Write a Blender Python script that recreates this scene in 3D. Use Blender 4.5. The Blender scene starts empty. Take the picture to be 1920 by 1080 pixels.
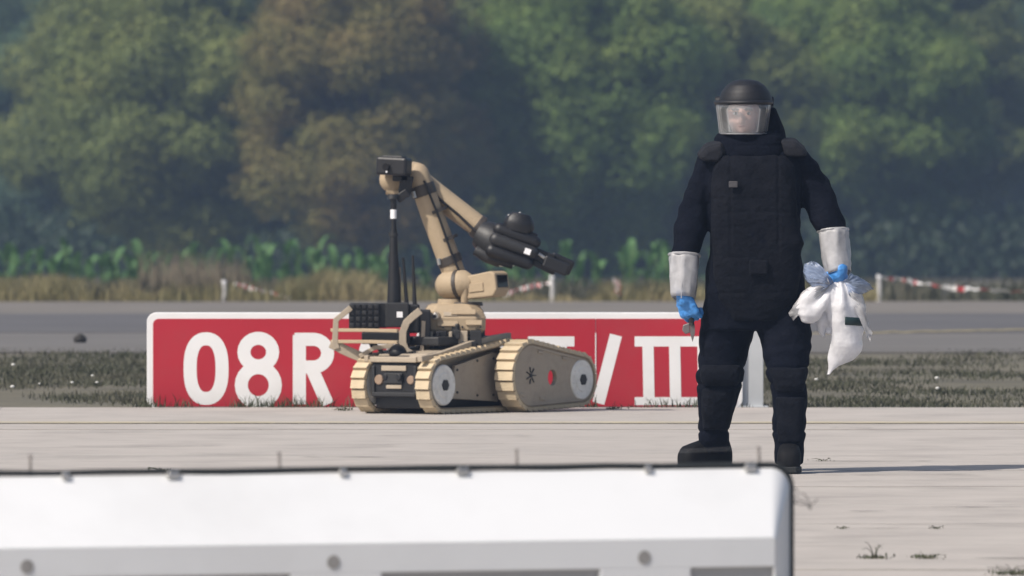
import bpy, bmesh, math, random
import numpy as np
from mathutils import Vector, Matrix, noise as mnoise

random.seed(7)
rng = np.random.default_rng(11)
R = math.radians
S = bpy.context.scene
COL = S.collection

# ------------------------------------------------------------------ camera
CAM_H = 1.70
cam = bpy.data.cameras.new('camera')
cam_ob = bpy.data.objects.new('camera', cam)
COL.objects.link(cam_ob)
cam_ob.location = (0, 0, CAM_H)
cam.sensor_width = 36.0
cam.lens = 438.75                       # long telephoto
cam_ob.rotation_euler = (R(90 - 0.7786), 0, 0)
cam.clip_start = 0.5
cam.clip_end = 5000
cam.dof.use_dof = True
cam.dof.focus_distance = 61.0
cam.dof.aperture_fstop = 8.8
S.camera = cam_ob

# ------------------------------------------------------------------ sky, sun, exposure
SUN_EL = R(47)
SUN_AZ = R(231)                         # clockwise from +Y (the view direction): from the left, a little from behind the camera
w = bpy.data.worlds.new('World')
S.world = w
w.use_nodes = True
nt = w.node_tree
nt.nodes.clear()
sky = nt.nodes.new('ShaderNodeTexSky')
sky.sky_type = 'NISHITA'
sky.sun_disc = False
sky.sun_elevation = SUN_EL
sky.sun_rotation = SUN_AZ
sky.dust_density = 3.0
bg = nt.nodes.new('ShaderNodeBackground')
bg.inputs['Strength'].default_value = 0.10
wo = nt.nodes.new('ShaderNodeOutputWorld')
nt.links.new(sky.outputs[0], bg.inputs[0])
nt.links.new(bg.outputs[0], wo.inputs[0])
sl = bpy.data.lights.new('sun', 'SUN')
sl.energy = 4.0
sl.angle = R(0.5)
sl.color = (1.0, 0.925, 0.83)
sun = bpy.data.objects.new('sun', sl)
COL.objects.link(sun)
sdir = Vector((math.sin(SUN_AZ) * math.cos(SUN_EL), math.cos(SUN_AZ) * math.cos(SUN_EL), math.sin(SUN_EL)))
sun.rotation_euler = (-sdir).to_track_quat('-Z', 'Y').to_euler()
sun.location = (-40, -20, 60)
S.view_settings.view_transform = 'Standard'
S.view_settings.look = 'None'
S.view_settings.gamma = 1.0
S.view_settings.use_curve_mapping = False
S.view_settings.exposure = 0.25
S.render.engine = 'CYCLES'

# ------------------------------------------------------------------ materials
MATS = {}
def nodes_of(name):
    m = bpy.data.materials.new(name)
    m.use_nodes = True
    n = m.node_tree
    b = n.nodes['Principled BSDF']
    return m, n, b

def mat(name, col, rough=0.6, var=0.15, scale=8.0, bump=0.0, bscale=40.0, col2=None, metal=0.0, spec=0.5,
        coords='Object', stretch=None, detail=4.0, dirt=None, dirt_amt=0.35, dirt_scale=3.0):
    """Principled surface whose colour wanders between two tones, with fine relief and optional blotches of dirt."""
    m, n, b = nodes_of(name)
    L = n.links.new
    tc = n.nodes.new('ShaderNodeTexCoord')
    src = tc.outputs[coords]
    if stretch:
        mp = n.nodes.new('ShaderNodeMapping')
        mp.inputs['Scale'].default_value = stretch
        L(src, mp.inputs[0]); src = mp.outputs[0]
    t = n.nodes.new('ShaderNodeTexNoise')
    t.inputs['Scale'].default_value = scale
    t.inputs['Detail'].default_value = detail
    L(src, t.inputs['Vector'])
    cr = n.nodes.new('ShaderNodeValToRGB')
    c1 = tuple(c * (1 - var) for c in col)
    c2 = tuple(min(1, c * (1 + var)) for c in (col2 or col))
    cr.color_ramp.elements[0].position = 0.32
    cr.color_ramp.elements[1].position = 0.68
    cr.color_ramp.elements[0].color = (*c1, 1)
    cr.color_ramp.elements[1].color = (*c2, 1)
    L(t.outputs['Fac'], cr.inputs[0])
    out = cr.outputs[0]
    if dirt:
        t2 = n.nodes.new('ShaderNodeTexNoise')
        t2.inputs['Scale'].default_value = dirt_scale
        t2.inputs['Detail'].default_value = 8
        t2.inputs['Roughness'].default_value = 0.7
        L(src, t2.inputs['Vector'])
        r2 = n.nodes.new('ShaderNodeValToRGB')
        r2.color_ramp.elements[0].position = 0.48
        r2.color_ramp.elements[1].position = 0.72
        r2.color_ramp.elements[1].color = (dirt_amt,) * 3 + (1,)
        L(t2.outputs['Fac'], r2.inputs[0])
        mx = n.nodes.new('ShaderNodeMixRGB')
        mx.inputs[2].default_value = (*dirt, 1)
        L(r2.outputs[0], mx.inputs[0]); L(out, mx.inputs[1])
        out = mx.outputs[0]
    L(out, b.inputs['Base Color'])
    b.inputs['Roughness'].default_value = rough
    b.inputs['Metallic'].default_value = metal
    b.inputs['Specular IOR Level'].default_value = spec
    if bump:
        tb = n.nodes.new('ShaderNodeTexNoise')
        tb.inputs['Scale'].default_value = bscale
        tb.inputs['Detail'].default_value = 5
        L(src, tb.inputs['Vector'])
        bp = n.nodes.new('ShaderNodeBump')
        bp.inputs['Strength'].default_value = bump
        bp.inputs['Distance'].default_value = 0.02
        L(tb.outputs['Fac'], bp.inputs['Height'])
        L(bp.outputs[0], b.inputs['Normal'])
    MATS[name] = m
    return m

def leaf_mat(name, ca, cb, cc, scale=0.9, trans=0.25, rnd=0.25):
    m, n, b = nodes_of(name)
    L = n.links.new
    tc = n.nodes.new('ShaderNodeTexCoord')
    t = n.nodes.new('ShaderNodeTexNoise')
    t.inputs['Scale'].default_value = scale
    t.inputs['Detail'].default_value = 6
    t.inputs['Roughness'].default_value = 0.65
    L(tc.outputs['Object'], t.inputs['Vector'])
    cr = n.nodes.new('ShaderNodeValToRGB')
    e = cr.color_ramp.elements
    e[0].position = 0.33; e[0].color = (*ca, 1)
    e[1].position = 0.68; e[1].color = (*cc, 1)
    k = e.new(0.5); k.color = (*cb, 1)
    L(t.outputs['Fac'], cr.inputs[0])
    oi = n.nodes.new('ShaderNodeObjectInfo')
    mr = n.nodes.new('ShaderNodeMapRange')
    mr.inputs['To Min'].default_value = 1 - rnd
    mr.inputs['To Max'].default_value = 1 + rnd
    L(oi.outputs['Random'], mr.inputs['Value'])
    mu = n.nodes.new('ShaderNodeVectorMath'); mu.operation = 'SCALE'
    L(cr.outputs[0], mu.inputs[0]); L(mr.outputs[0], mu.inputs['Scale'])
    L(mu.outputs[0], b.inputs['Base Color'])
    b.inputs['Roughness'].default_value = 0.6
    b.inputs['Specular IOR Level'].default_value = 0.25
    if trans:
        tr = n.nodes.new('ShaderNodeBsdfTranslucent')
        L(mu.outputs[0], tr.inputs['Color'])
        ms = n.nodes.new('ShaderNodeMixShader')
        ms.inputs[0].default_value = trans
        L(b.outputs[0], ms.inputs[1]); L(tr.outputs[0], ms.inputs[2])
        L(ms.outputs[0], n.nodes['Material Output'].inputs['Surface'])
    MATS[name] = m
    return m

def film_mat(name, col, alpha, rough=0.25, bump=0.3, bscale=25, glow=0.0):
    """Thin clear or milky plastic: part of the light passes, the rest meets a glossy plastic surface."""
    m, n, b = nodes_of(name)
    L = n.links.new
    b.inputs['Base Color'].default_value = (*col, 1)
    b.inputs['Roughness'].default_value = rough
    tr = n.nodes.new('ShaderNodeBsdfTransparent')
    tr.inputs[0].default_value = (0.97, 0.98, 1.0, 1)
    tl = n.nodes.new('ShaderNodeBsdfTranslucent')
    tl.inputs[0].default_value = (*col, 1)
    m2 = n.nodes.new('ShaderNodeMixShader'); m2.inputs[0].default_value = 0.35
    L(b.outputs[0], m2.inputs[1]); L(tl.outputs[0], m2.inputs[2])
    ms = n.nodes.new('ShaderNodeMixShader')
    L(tr.outputs[0], ms.inputs[1]); L(m2.outputs[0], ms.inputs[2])
    fr_ = n.nodes.new('ShaderNodeFresnel'); fr_.inputs['IOR'].default_value = 1.30 if name == 'visor' else 1.14
    gl = n.nodes.new('ShaderNodeBsdfGlossy'); gl.inputs['Roughness'].default_value = rough
    m3_ = n.nodes.new('ShaderNodeMixShader')
    L(fr_.outputs[0], m3_.inputs[0]); L(ms.outputs[0], m3_.inputs[1]); L(gl.outputs[0], m3_.inputs[2])
    tc = n.nodes.new('ShaderNodeTexCoord')
    t = n.nodes.new('ShaderNodeTexNoise')
    t.inputs['Scale'].default_value = bscale
    t.inputs['Detail'].default_value = 3
    L(tc.outputs['Object'], t.inputs['Vector'])
    if bump:
        bp = n.nodes.new('ShaderNodeBump')
        bp.inputs['Strength'].default_value = bump
        bp.inputs['Distance'].default_value = 0.02
        L(t.outputs['Fac'], bp.inputs['Height'])
        L(bp.outputs[0], b.inputs['Normal']); L(bp.outputs[0], gl.inputs['Normal'])
    mr = n.nodes.new('ShaderNodeMapRange')
    mr.inputs['From Min'].default_value = 0.3; mr.inputs['From Max'].default_value = 0.7
    mr.inputs['To Min'].default_value = max(0, alpha - 0.12); mr.inputs['To Max'].default_value = min(1, alpha + 0.12)
    L(t.outputs['Fac'], mr.inputs['Value'])
    L(mr.outputs[0], ms.inputs[0])
    L(m3_.outputs[0], n.nodes['Material Output'].inputs['Surface'])
    MATS[name] = m
    return m

# setting
mat('soil_grass', (0.105, 0.098, 0.072), 0.95, 0.25, 1.2, 0.5, 18, col2=(0.11, 0.10, 0.07), dirt=(0.15, 0.13, 0.10), dirt_amt=0.6, dirt_scale=0.8)
mat('concrete', (0.388, 0.357, 0.328), 0.9, 0.07, 1.6, 0.25, 60, dirt=(0.23, 0.212, 0.195), dirt_amt=0.62, dirt_scale=1.3, detail=8)
mat('joint', (0.25, 0.235, 0.22), 0.95, 0.3, 6, 0.5, 30)
mat('crack_dirt', (0.10, 0.095, 0.085), 0.95, 0.3, 9)
mat('asphalt', (0.085, 0.082, 0.085), 0.92, 0.12, 0.5, 0.2, 40, dirt=(0.13, 0.125, 0.12), dirt_amt=0.6, dirt_scale=0.35, detail=8)
mat('old_asphalt', (0.125, 0.118, 0.112), 0.95, 0.12, 0.5, 0.2, 40, dirt=(0.10, 0.09, 0.075), dirt_amt=0.6, dirt_scale=0.4, detail=8)
mat('gravel', (0.15, 0.135, 0.12), 0.95, 0.15, 0.6, 0.3, 30, dirt=(0.11, 0.10, 0.07), dirt_amt=0.6, dirt_scale=0.5, detail=8)
mat('yellow_paint', (0.42, 0.375, 0.27), 0.8, 0.1, 3, 0.2, 50, dirt=(0.39, 0.365, 0.34), dirt_amt=1.0, dirt_scale=2.2)
leaf_mat('grass_blade', (0.052, 0.058, 0.034), (0.078, 0.080, 0.052), (0.125, 0.115, 0.085), 0.6, 0.2, 0)
leaf_mat('dry_grass', (0.1207, 0.1207, 0.0504), (0.2127, 0.1898, 0.0893), (0.3335, 0.2760, 0.1522), 0.8, 0.25, 0)
leaf_mat('reed', (0.15, 0.125, 0.085), (0.20, 0.17, 0.12), (0.27, 0.23, 0.17), 1.5, 0.25, 0)
leaf_mat('weed', (0.035, 0.045, 0.025), (0.06, 0.07, 0.035), (0.11, 0.10, 0.06), 5, 0.15, 0)
leaf_mat('corn_leaf', (0.0690, 0.1562, 0.0550), (0.1092, 0.2188, 0.0825), (0.1725, 0.2750, 0.1210), 4, 0.3, 0.2)
leaf_mat('corn_stalk', (0.08, 0.13, 0.05), (0.12, 0.15, 0.07), (0.17, 0.17, 0.09), 4, 0.1, 0.2)
mat('white_flower', (0.62, 0.62, 0.60), 0.8, 0.1)
leaf_mat('leaf_olive', (0.0796, 0.1047, 0.0274), (0.1329, 0.1654, 0.0426), (0.2214, 0.2449, 0.0685), 0.55, 0.22, 0.1)
leaf_mat('leaf_brown', (0.1147, 0.1238, 0.0306), (0.1638, 0.1406, 0.0396), (0.2140, 0.1448, 0.0504), 0.30, 0.22, 0.05)
leaf_mat('leaf_haze', (0.030, 0.062, 0.034), (0.052, 0.096, 0.050), (0.082, 0.132, 0.060), 0.5, 0.2, 0.1)  # deep green tinted bluer, painting haze into the leaves of the edge trees
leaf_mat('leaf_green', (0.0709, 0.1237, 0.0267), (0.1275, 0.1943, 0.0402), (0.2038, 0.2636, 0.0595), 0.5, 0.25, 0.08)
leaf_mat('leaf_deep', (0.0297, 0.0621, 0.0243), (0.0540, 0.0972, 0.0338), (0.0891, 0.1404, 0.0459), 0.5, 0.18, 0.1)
leaf_mat('shaded_undergrowth', (0.014, 0.028, 0.015), (0.022, 0.042, 0.021), (0.036, 0.058, 0.028), 0.5, 0.12, 0)  # leaf green darkened to stand in for shade under the trees
mat('bark', (0.07, 0.055, 0.042), 0.95, 0.3, 6, 0.8, 14, stretch=(1, 1, 0.25))
# sign
mat('sign_red', (0.385, 0.013, 0.028), 0.42, 0.05, 2, dirt=(0.34, 0.04, 0.045), dirt_amt=0.5, dirt_scale=3)
mat('sign_white', (0.73, 0.73, 0.735), 0.45, 0.03, 3, dirt=(0.62, 0.60, 0.57), dirt_amt=0.35, dirt_scale=4)
mat('sign_grey', (0.42, 0.44, 0.46), 0.55, 0.08, 4, dirt=(0.33, 0.33, 0.33), dirt_amt=0.5)
# barrier
mat('barrier_white', (0.67, 0.68, 0.69), 0.38, 0.02, 2, dirt=(0.50, 0.50, 0.50), dirt_amt=0.30, dirt_scale=1.3)
mat('barrier_grey', (0.36, 0.36, 0.36), 0.5, 0.04, 3, dirt=(0.36, 0.36, 0.35), dirt_amt=0.3)
mat('plug_grey', (0.26, 0.25, 0.24), 0.6, 0.12, 20)
mat('black_rubber', (0.013, 0.016, 0.017), 0.75, 0.2, 20, 0.2, 60)
mat('steel', (0.52, 0.51, 0.49), 0.38, 0.2, 30, metal=0.85)
mat('dark_wire', (0.09, 0.085, 0.08), 0.6, 0.2, 20, metal=0.4)
# robot
mat('tan', (0.375, 0.29, 0.19), 0.66, 0.08, 9, 0.2, 120, dirt=(0.24, 0.185, 0.125), dirt_amt=0.6, dirt_scale=9)
mat('tan_plate', (0.37, 0.31, 0.235), 0.6, 0.08, 7, 0.12, 90, dirt=(0.17, 0.135, 0.10), dirt_amt=0.5, dirt_scale=7)
mat('tread', (0.52, 0.425, 0.29), 0.85, 0.12, 9, 0.25, 70, dirt=(0.40, 0.31, 0.20), dirt_amt=0.5, dirt_scale=9)
mat('belt', (0.24, 0.19, 0.125), 0.85, 0.1, 9)
mat('robot_black', (0.006, 0.006, 0.0075), 0.48, 0.2, 12, 0.1, 80)
mat('robot_dark', (0.018, 0.018, 0.019), 0.5, 0.15, 12, 0.1, 80)
mat('collar_brown', (0.045, 0.037, 0.031), 0.55, 0.15, 12)
mat('wheel_grey', (0.76, 0.74, 0.69), 0.5, 0.08, 10, dirt=(0.45, 0.42, 0.37), dirt_amt=0.6, dirt_scale=18)
mat('sticker_white', (0.80, 0.80, 0.82), 0.5, 0.02)
mat('lamp_amber', (0.27, 0.19, 0.135), 0.35, 0.08)
mat('glass_black', (0.008, 0.008, 0.010), 0.12, 0.05)
# person
mat('suit', (0.0036, 0.0047, 0.0095), 0.9, 0.18, 14, 0.45, 40, spec=0.06, dirt=(0.0075, 0.008, 0.011), dirt_amt=0.6, dirt_scale=7)
mat('suit_pad', (0.0050, 0.0058, 0.0092), 0.9, 0.18, 14, 0.45, 45, spec=0.08, dirt=(0.009, 0.0095, 0.0125), dirt_amt=0.6, dirt_scale=7)
mat('suit_shoulder', (0.0072, 0.0080, 0.0118), 0.9, 0.15, 14, 0.35, 60, spec=0.3)
mat('helmet', (0.0030, 0.0034, 0.0058), 0.6, 0.15, 10)
mat('boot', (0.0028, 0.0028, 0.0036), 0.75, 0.2, 20, 0.2, 50, spec=0.2)
mat('skin', (0.46, 0.27, 0.215), 0.5, 0.06, 20)
mat('lip', (0.36, 0.15, 0.13), 0.45, 0.05)
mat('hair', (0.045, 0.026, 0.016), 0.7, 0.2, 40)
mat('eye_white', (0.6, 0.58, 0.56), 0.25, 0.02)
mat('patch_grey', (0.055, 0.053, 0.058), 0.8, 0.15, 60)
film_mat('visor', (0.82, 0.86, 0.88), 0.19, 0.10, 0.02, 6)
film_mat('milky_film', (0.66, 0.66, 0.68), 0.62, 0.35, 0.3, 20)
mat('glove_blue', (0.055, 0.24, 0.60), 0.45, 0.12, 22, 0.3, 60)
film_mat('bag_white', (0.84, 0.84, 0.87), 0.97, 0.3, 0.25, 30)
film_mat('bag_blue', (0.42, 0.52, 0.74), 0.42, 0.3, 0.5, 20)
mat('strip_dark', (0.010, 0.030, 0.032), 0.6, 0.2, 20)
mat('tool_dark', (0.03, 0.028, 0.028), 0.5, 0.2, 20)
mat('tool_blade', (0.17, 0.15, 0.15), 0.45, 0.15, 20, metal=0.5)
mat('tape_white', (0.72, 0.71, 0.70), 0.45, 0.05)
mat('tape_red', (0.50, 0.05, 0.05), 0.45, 0.05)
mat('cord_yellow', (0.30, 0.26, 0.15), 0.8, 0.15, 20)
mat('post_grey', (0.52, 0.51, 0.50), 0.6, 0.12, 12)
mat('pin_grey', (0.20, 0.18, 0.165), 0.6, 0.15, 20)
mat('clod', (0.03, 0.028, 0.026), 0.95, 0.3, 30)

# ------------------------------------------------------------------ mesh helpers
class MB:
    def __init__(self):
        self.v = []; self.f = []; self.mi = []
    def add(self, vs, fs, m=0):
        o = len(self.v)
        self.v += [tuple(p) for p in vs]
        self.f += [tuple(i + o for i in q) for q in fs]
        self.mi += [m] * len(fs)
        return self
    def box(self, c, s, rot=None):
        c = Vector(c); hx, hy, hz = s[0] / 2, s[1] / 2, s[2] / 2
        vs = [Vector((x, y, z)) for z in (-hz, hz) for y in (-hy, hy) for x in (-hx, hx)]
        if rot is not None:
            vs = [rot @ p for p in vs]
        return self.add([c + p for p in vs], [(0, 2, 3, 1), (4, 5, 7, 6), (0, 1, 5, 4), (2, 6, 7, 3), (0, 4, 6, 2), (1, 3, 7, 5)])
    def tube(self, path, rad, n=10, cap=True, flat=1.0, up=None):
        """round (or flattened) bar along a path of points, one radius or one per point"""
        P = [Vector(p) for p in path]
        if not hasattr(rad, '__len__'): rad = [rad] * len(P)
        rings = []; side = None
        for i, p in enumerate(P):
            d = (P[min(i + 1, len(P) - 1)] - P[max(i - 1, 0)])
            d = d.normalized() if d.length > 1e-9 else Vector((0, 0, 1))
            if side is None:
                a = Vector(up) if up else (Vector((0, 0, 1)) if abs(d.z) < 0.9 else Vector((1, 0, 0)))
                side = d.cross(a).normalized()
            else:
                side = (side - d * side.dot(d)).normalized()
            b = d.cross(side)
            rings.append([p + (side * math.cos(2 * math.pi * k / n) + b * math.sin(2 * math.pi * k / n) * flat) * rad[i] for k in range(n)])
        vs = [q for r_ in rings for q in r_]
        fs = [(i * n + k, i * n + (k + 1) % n, (i + 1) * n + (k + 1) % n, (i + 1) * n + k) for i in range(len(P) - 1) for k in range(n)]
        if cap:
            fs.append(tuple(reversed(range(n))))
            fs.append(tuple((len(P) - 1) * n + k for k in range(n)))
        return self.add(vs, fs)
    def cyl(self, a, b, r0, r1=None, n=20):
        return self.tube([a, b], [r0, r0 if r1 is None else r1], n)
    def capsule(self, a, b, r0, r1=None, n=16):
        r1 = r0 if r1 is None else r1
        a, b = Vector(a), Vector(b); d = (b - a).normalized()
        path = []; rr = []
        for k in range(5):
            t = math.pi / 2 * (1 - k / 5)
            path.append(a - d * r0 * math.sin(t)); rr.append(max(r0 * math.cos(t), r0 * 0.02))
        path += [a, b]; rr += [r0, r1]
        for k in range(1, 6):
            t = math.pi / 2 * k / 5
            path.append(b + d * r1 * math.sin(t)); rr.append(max(r1 * math.cos(t), r1 * 0.02))
        return self.tube(path, rr, n)
    def ell(self, c, r, nu=20, nv=12):
        c = Vector(c)
        vs = [c + Vector((0, 0, -r[2]))]
        for j in range(1, nv):
            t = -math.pi / 2 + math.pi * j / nv
            for i in range(nu):
                a = 2 * math.pi * i / nu
                vs.append(c + Vector((r[0] * math.cos(t) * math.cos(a), r[1] * math.cos(t) * math.sin(a), r[2] * math.sin(t))))
        vs.append(c + Vector((0, 0, r[2])))
        fs = [(0, 1 + (i + 1) % nu, 1 + i) for i in range(nu)]
        for j in range(nv - 2):
            for i in range(nu):
                a = 1 + j * nu + i; b = 1 + j * nu + (i + 1) % nu
                fs.append((a, b, b + nu, a + nu))
        t = len(vs) - 1; o = 1 + (nv - 2) * nu
        fs += [(o + i, o + (i + 1) % nu, t) for i in range(nu)]
        return self.add(vs, fs)
    def prism(self, poly, M, t):
        """polygon (2D) in the frame M, thickness t along its local z"""
        n = len(poly)
        vs = [M @ Vector((x, y, 0)) for x, y in poly] + [M @ Vector((x, y, t)) for x, y in poly]
        fs = [tuple(reversed(range(n))), tuple(range(n, 2 * n))] + [(i, (i + 1) % n, n + (i + 1) % n, n + i) for i in range(n)]
        return self.add(vs, fs)
    def ring(self, outer, inner, M, t):
        """plate with a hole: outer and inner outlines have the same count"""
        n = len(outer)
        vs = []
        for z in (0, t):
            vs += [M @ Vector((x, y, z)) for x, y in outer] + [M @ Vector((x, y, z)) for x, y in inner]
        fs = []
        for i in range(n):
            j = (i + 1) % n
            fs += [(i, n + i, n + j, j), (2 * n + i, 2 * n + j, 3 * n + j, 3 * n + i), (i, j, 2 * n + j, 2 * n + i), (n + i, 3 * n + i, 3 * n + j, n + j)]
        return self.add(vs, fs)
    def rows(self, rows, n=28, p=2.4):
        """loft of horizontal slices: (z, x_left, x_right, y_centre, y_half)"""
        rows = sorted(rows, key=lambda r_: r_[0])
        vs = []
        for z, xl, xr, y0, yh in rows:
            cx, hx = (xl + xr) / 2, (xr - xl) / 2
            for k in range(n):
                a = 2 * math.pi * k / n
                c, s = math.cos(a), math.sin(a)
                q = (abs(c) ** p + abs(s) ** p) ** (-1 / p)
                vs.append((cx + hx * c * q, y0 + yh * s * q, z))
        m = len(rows)
        fs = [(i * n + k, i * n + (k + 1) % n, (i + 1) * n + (k + 1) % n, (i + 1) * n + k) for i in range(m - 1) for k in range(n)]
        fs += [tuple(reversed(range(n))), tuple((m - 1) * n + k for k in range(n))]
        return self.add(vs, fs)
    def mesh(self, name, xf=None):
        me = bpy.data.meshes.new(name)
        v = [xf @ Vector(p) for p in self.v] if xf is not None else self.v
        me.from_pydata([tuple(p) for p in v], [], self.f)
        me.update()
        return me
    def build(self, name, material, parent=None, bevel=0.0, smooth=False, xf=None, mats=None, seg=2):
        me = self.mesh(name, xf)
        for m_ in ([material] if mats is None else mats):
            me.materials.append(MATS[m_])
        if mats is not None:
            me.polygons.foreach_set('material_index', self.mi)
        return link(name, me, parent, bevel, smooth, seg)

def link(name, me, parent=None, bevel=0.0, smooth=False, seg=2):
    if smooth:
        me.polygons.foreach_set('use_smooth', [True] * len(me.polygons))
        if smooth is True:
            me.set_sharp_from_angle(angle=R(38))
    o = bpy.data.objects.new(name, me)
    COL.objects.link(o)
    if parent: o.parent = parent
    if bevel:
        b = o.modifiers.new('edge', 'BEVEL')
        b.width = bevel; b.segments = seg; b.limit_method = 'ANGLE'; b.angle_limit = R(35)
        b.harden_normals = False
    return o

def share(name, me, parent, M):
    o = bpy.data.objects.new(name, me)
    COL.objects.link(o)
    o.parent = parent
    o.matrix_basis = M
    return o

def thing(name, label, cat, loc=(0, 0, 0), rz=0.0, group=None):
    o = bpy.data.objects.new(name, None)
    COL.objects.link(o)
    o.location = loc
    o.rotation_euler = (0, 0, rz)
    o.empty_display_size = 0.1
    return tag(o, label, cat, group)

def tag(o, label=None, cat=None, group=None, kind=None):
    if label: o['label'] = label
    if cat: o['category'] = cat
    if group: o['group'] = group
    if kind: o['kind'] = kind
    return o

def fused(mb, voxel, smooth=6, factor=0.5):
    """one continuous skin round overlapping volumes"""
    me = mb.mesh('tmp')
    o = bpy.data.objects.new('tmp', me); COL.objects.link(o)
    r = o.modifiers.new('r', 'REMESH'); r.mode = 'VOXEL'; r.voxel_size = voxel
    s = o.modifiers.new('s', 'SMOOTH'); s.iterations = smooth; s.factor = factor
    dg = bpy.context.evaluated_depsgraph_get()
    dg.update()
    out = bpy.data.meshes.new_from_object(o.evaluated_get(dg))
    bpy.data.objects.remove(o); bpy.data.meshes.remove(me)
    return out

def wrinkle(me, fn):
    n = len(me.vertices)
    co = np.empty(n * 3); me.vertices.foreach_get('co', co); co = co.reshape(-1, 3)
    no = np.empty(n * 3); me.vertex_normals.foreach_get('vector', no); no = no.reshape(-1, 3)
    for i in range(n):
        co[i] += no[i] * fn(co[i])
    me.vertices.foreach_set('co', co.ravel()); me.update()

def np_mesh(name, V, F4=None, F3=None):
    me = bpy.data.meshes.new(name)
    f4 = np.zeros((0, 4), int) if F4 is None else F4
    f3 = np.zeros((0, 3), int) if F3 is None else F3
    me.vertices.add(len(V)); me.vertices.foreach_set('co', V.astype(np.float32).ravel())
    me.loops.add(f4.size + f3.size)
    me.loops.foreach_set('vertex_index', np.concatenate([f4.ravel(), f3.ravel()]).astype(np.int32))
    st = np.concatenate([np.arange(len(f4)) * 4, f4.size + np.arange(len(f3)) * 3])
    me.polygons.add(len(st)); me.polygons.foreach_set('loop_start', st.astype(np.int32))
    me.update(calc_edges=True); me.validate()
    return me

def blades(name, base, h, width, lean, material, parent=None):
    """grass: every blade a bent tapering strip"""
    n = len(base)
    a = rng.uniform(0, 2 * np.pi, n); la = rng.uniform(0, 2 * np.pi, n)
    sx = np.stack([np.cos(a), np.sin(a), np.zeros(n)], 1) * (width / 2)[:, None]
    ld = np.stack([np.cos(la), np.sin(la), np.zeros(n)], 1) * (lean * h)[:, None]
    up = np.zeros((n, 3)); up[:, 2] = h
    mid = base + up * 0.55 + ld * 0.3
    tip = base + up + ld
    V = np.stack([base - sx, base + sx, mid + sx * 0.8, mid - sx * 0.8, tip], 1).reshape(-1, 3)
    i = np.arange(n) * 5
    me = np_mesh(name, V, np.stack([i, i + 1, i + 2, i + 3], 1), np.stack([i + 3, i + 2, i + 4], 1))
    me.materials.append(MATS[material])
    return link(name, me, parent)

# ------------------------------------------------------------------ terrain
def gz(d):
    return float(np.interp(d, [-200, 90, 140, 146, 185, 300, 420, 1400], [0, 0, -0.354, -0.42, -1.75, -2.25, -2.6, -3.0]))

def strip(name, y0, y1, x0, x1, dz, material, step=2.0, xs=None):
    ys = np.arange(y0, y1 + 1e-6, step)
    if ys[-1] < y1: ys = np.append(ys, y1)
    mb = MB()
    vs = [(x0, ys[0], gz(ys[0]) - .05), (x1, ys[0], gz(ys[0]) - .05)]
    for y in ys:
        vs += [(x0, y, gz(y) + dz), (x1, y, gz(y) + dz)]
    mb.add(vs, [(2 * i, 2 * i + 1, 2 * i + 3, 2 * i + 2) for i in range(len(ys))])
    o = mb.build(name, material)
    return tag(o, kind='structure')

g = MB()
ys = [-200, -50, 0, 40, 73, 90, 100, 110, 120, 130, 140, 146, 160, 172, 185, 220, 260, 300, 360, 420, 700, 1400]
g.add([(x, y, gz(y) - 0.012 - (0.09 if y < 73.4 else 0)) for y in ys for x in (-700, 700)], [(2 * i, 2 * i + 1, 2 * i + 3, 2 * i + 2) for i in range(len(ys) - 1)])
tag(g.build('ground', 'soil_grass'), kind='structure')
tag(strip('road_shoulder', 91, 104.5, -90, 90, 0.006, 'old_asphalt'), kind='structure')
strip('asphalt_road', 104.5, 123, -90, 90, 0.012, 'asphalt')
strip('gravel_strip', 123, 139, -90, 90, 0.006, 'gravel')

# apron of concrete slabs, each slab a piece of the pavement
EDGE = 73.5
ap = MB()
ap.add([(-60, -30, -0.03), (60, -30, -0.03), (60, EDGE, -0.03), (-60, EDGE, -0.03), (-60, -30, -0.09), (60, -30, -0.09), (60, EDGE, -0.09), (-60, EDGE, -0.09)],
       [(0, 1, 2, 3), (4, 7, 6, 5), (0, 4, 5, 1), (1, 5, 6, 2), (2, 6, 7, 3), (3, 7, 4, 0)])
apron = tag(ap.build('apron', 'joint'), kind='structure')
SX, SY = 6.6, 2.65
slab_meshes = []
for k in range(6):
    mb = MB()
    n = 18
    per = []
    hx, hy = SX / 2 - 0.0015, SY / 2 - 0.016
    def jit(): return random.uniform(-0.012, 0.006)
    for i in range(n): per.append((-hx + 2 * hx * i / n, -hy - jit()))
    for i in range(n // 2): per.append((hx, -hy + 2 * hy * i / (n // 2)))
    for i in range(n): per.append((hx - 2 * hx * i / n, hy + jit()))
    for i in range(n // 2): per.append((-hx, hy - 2 * hy * i / (n // 2)))
    mb.prism(per, Matrix.Translation((0, 0, -0.028)), 0.028)
    me = mb.mesh('slab'); me.materials.append(MATS['concrete'])
    slab_meshes.append(me)
for i in range(-2, 3):
    for j in range(0, 20):
        y = EDGE - SY * (j + 0.5)
        share('slab', slab_meshes[(i * 5 + j * 3) % 6], apron,
              Matrix.Translation((i * SX + 0.3, y, random.uniform(-0.002, 0.002))) @ Matrix.Rotation(R(180) * ((i + j) % 2), 4, 'Z'))
ym = MB()
ym.box((0, 69.55, 0.0065), (40, 0.30, 0.003))
tag(ym.build('yellow_line', 'yellow_paint'), kind='structure')

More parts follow.
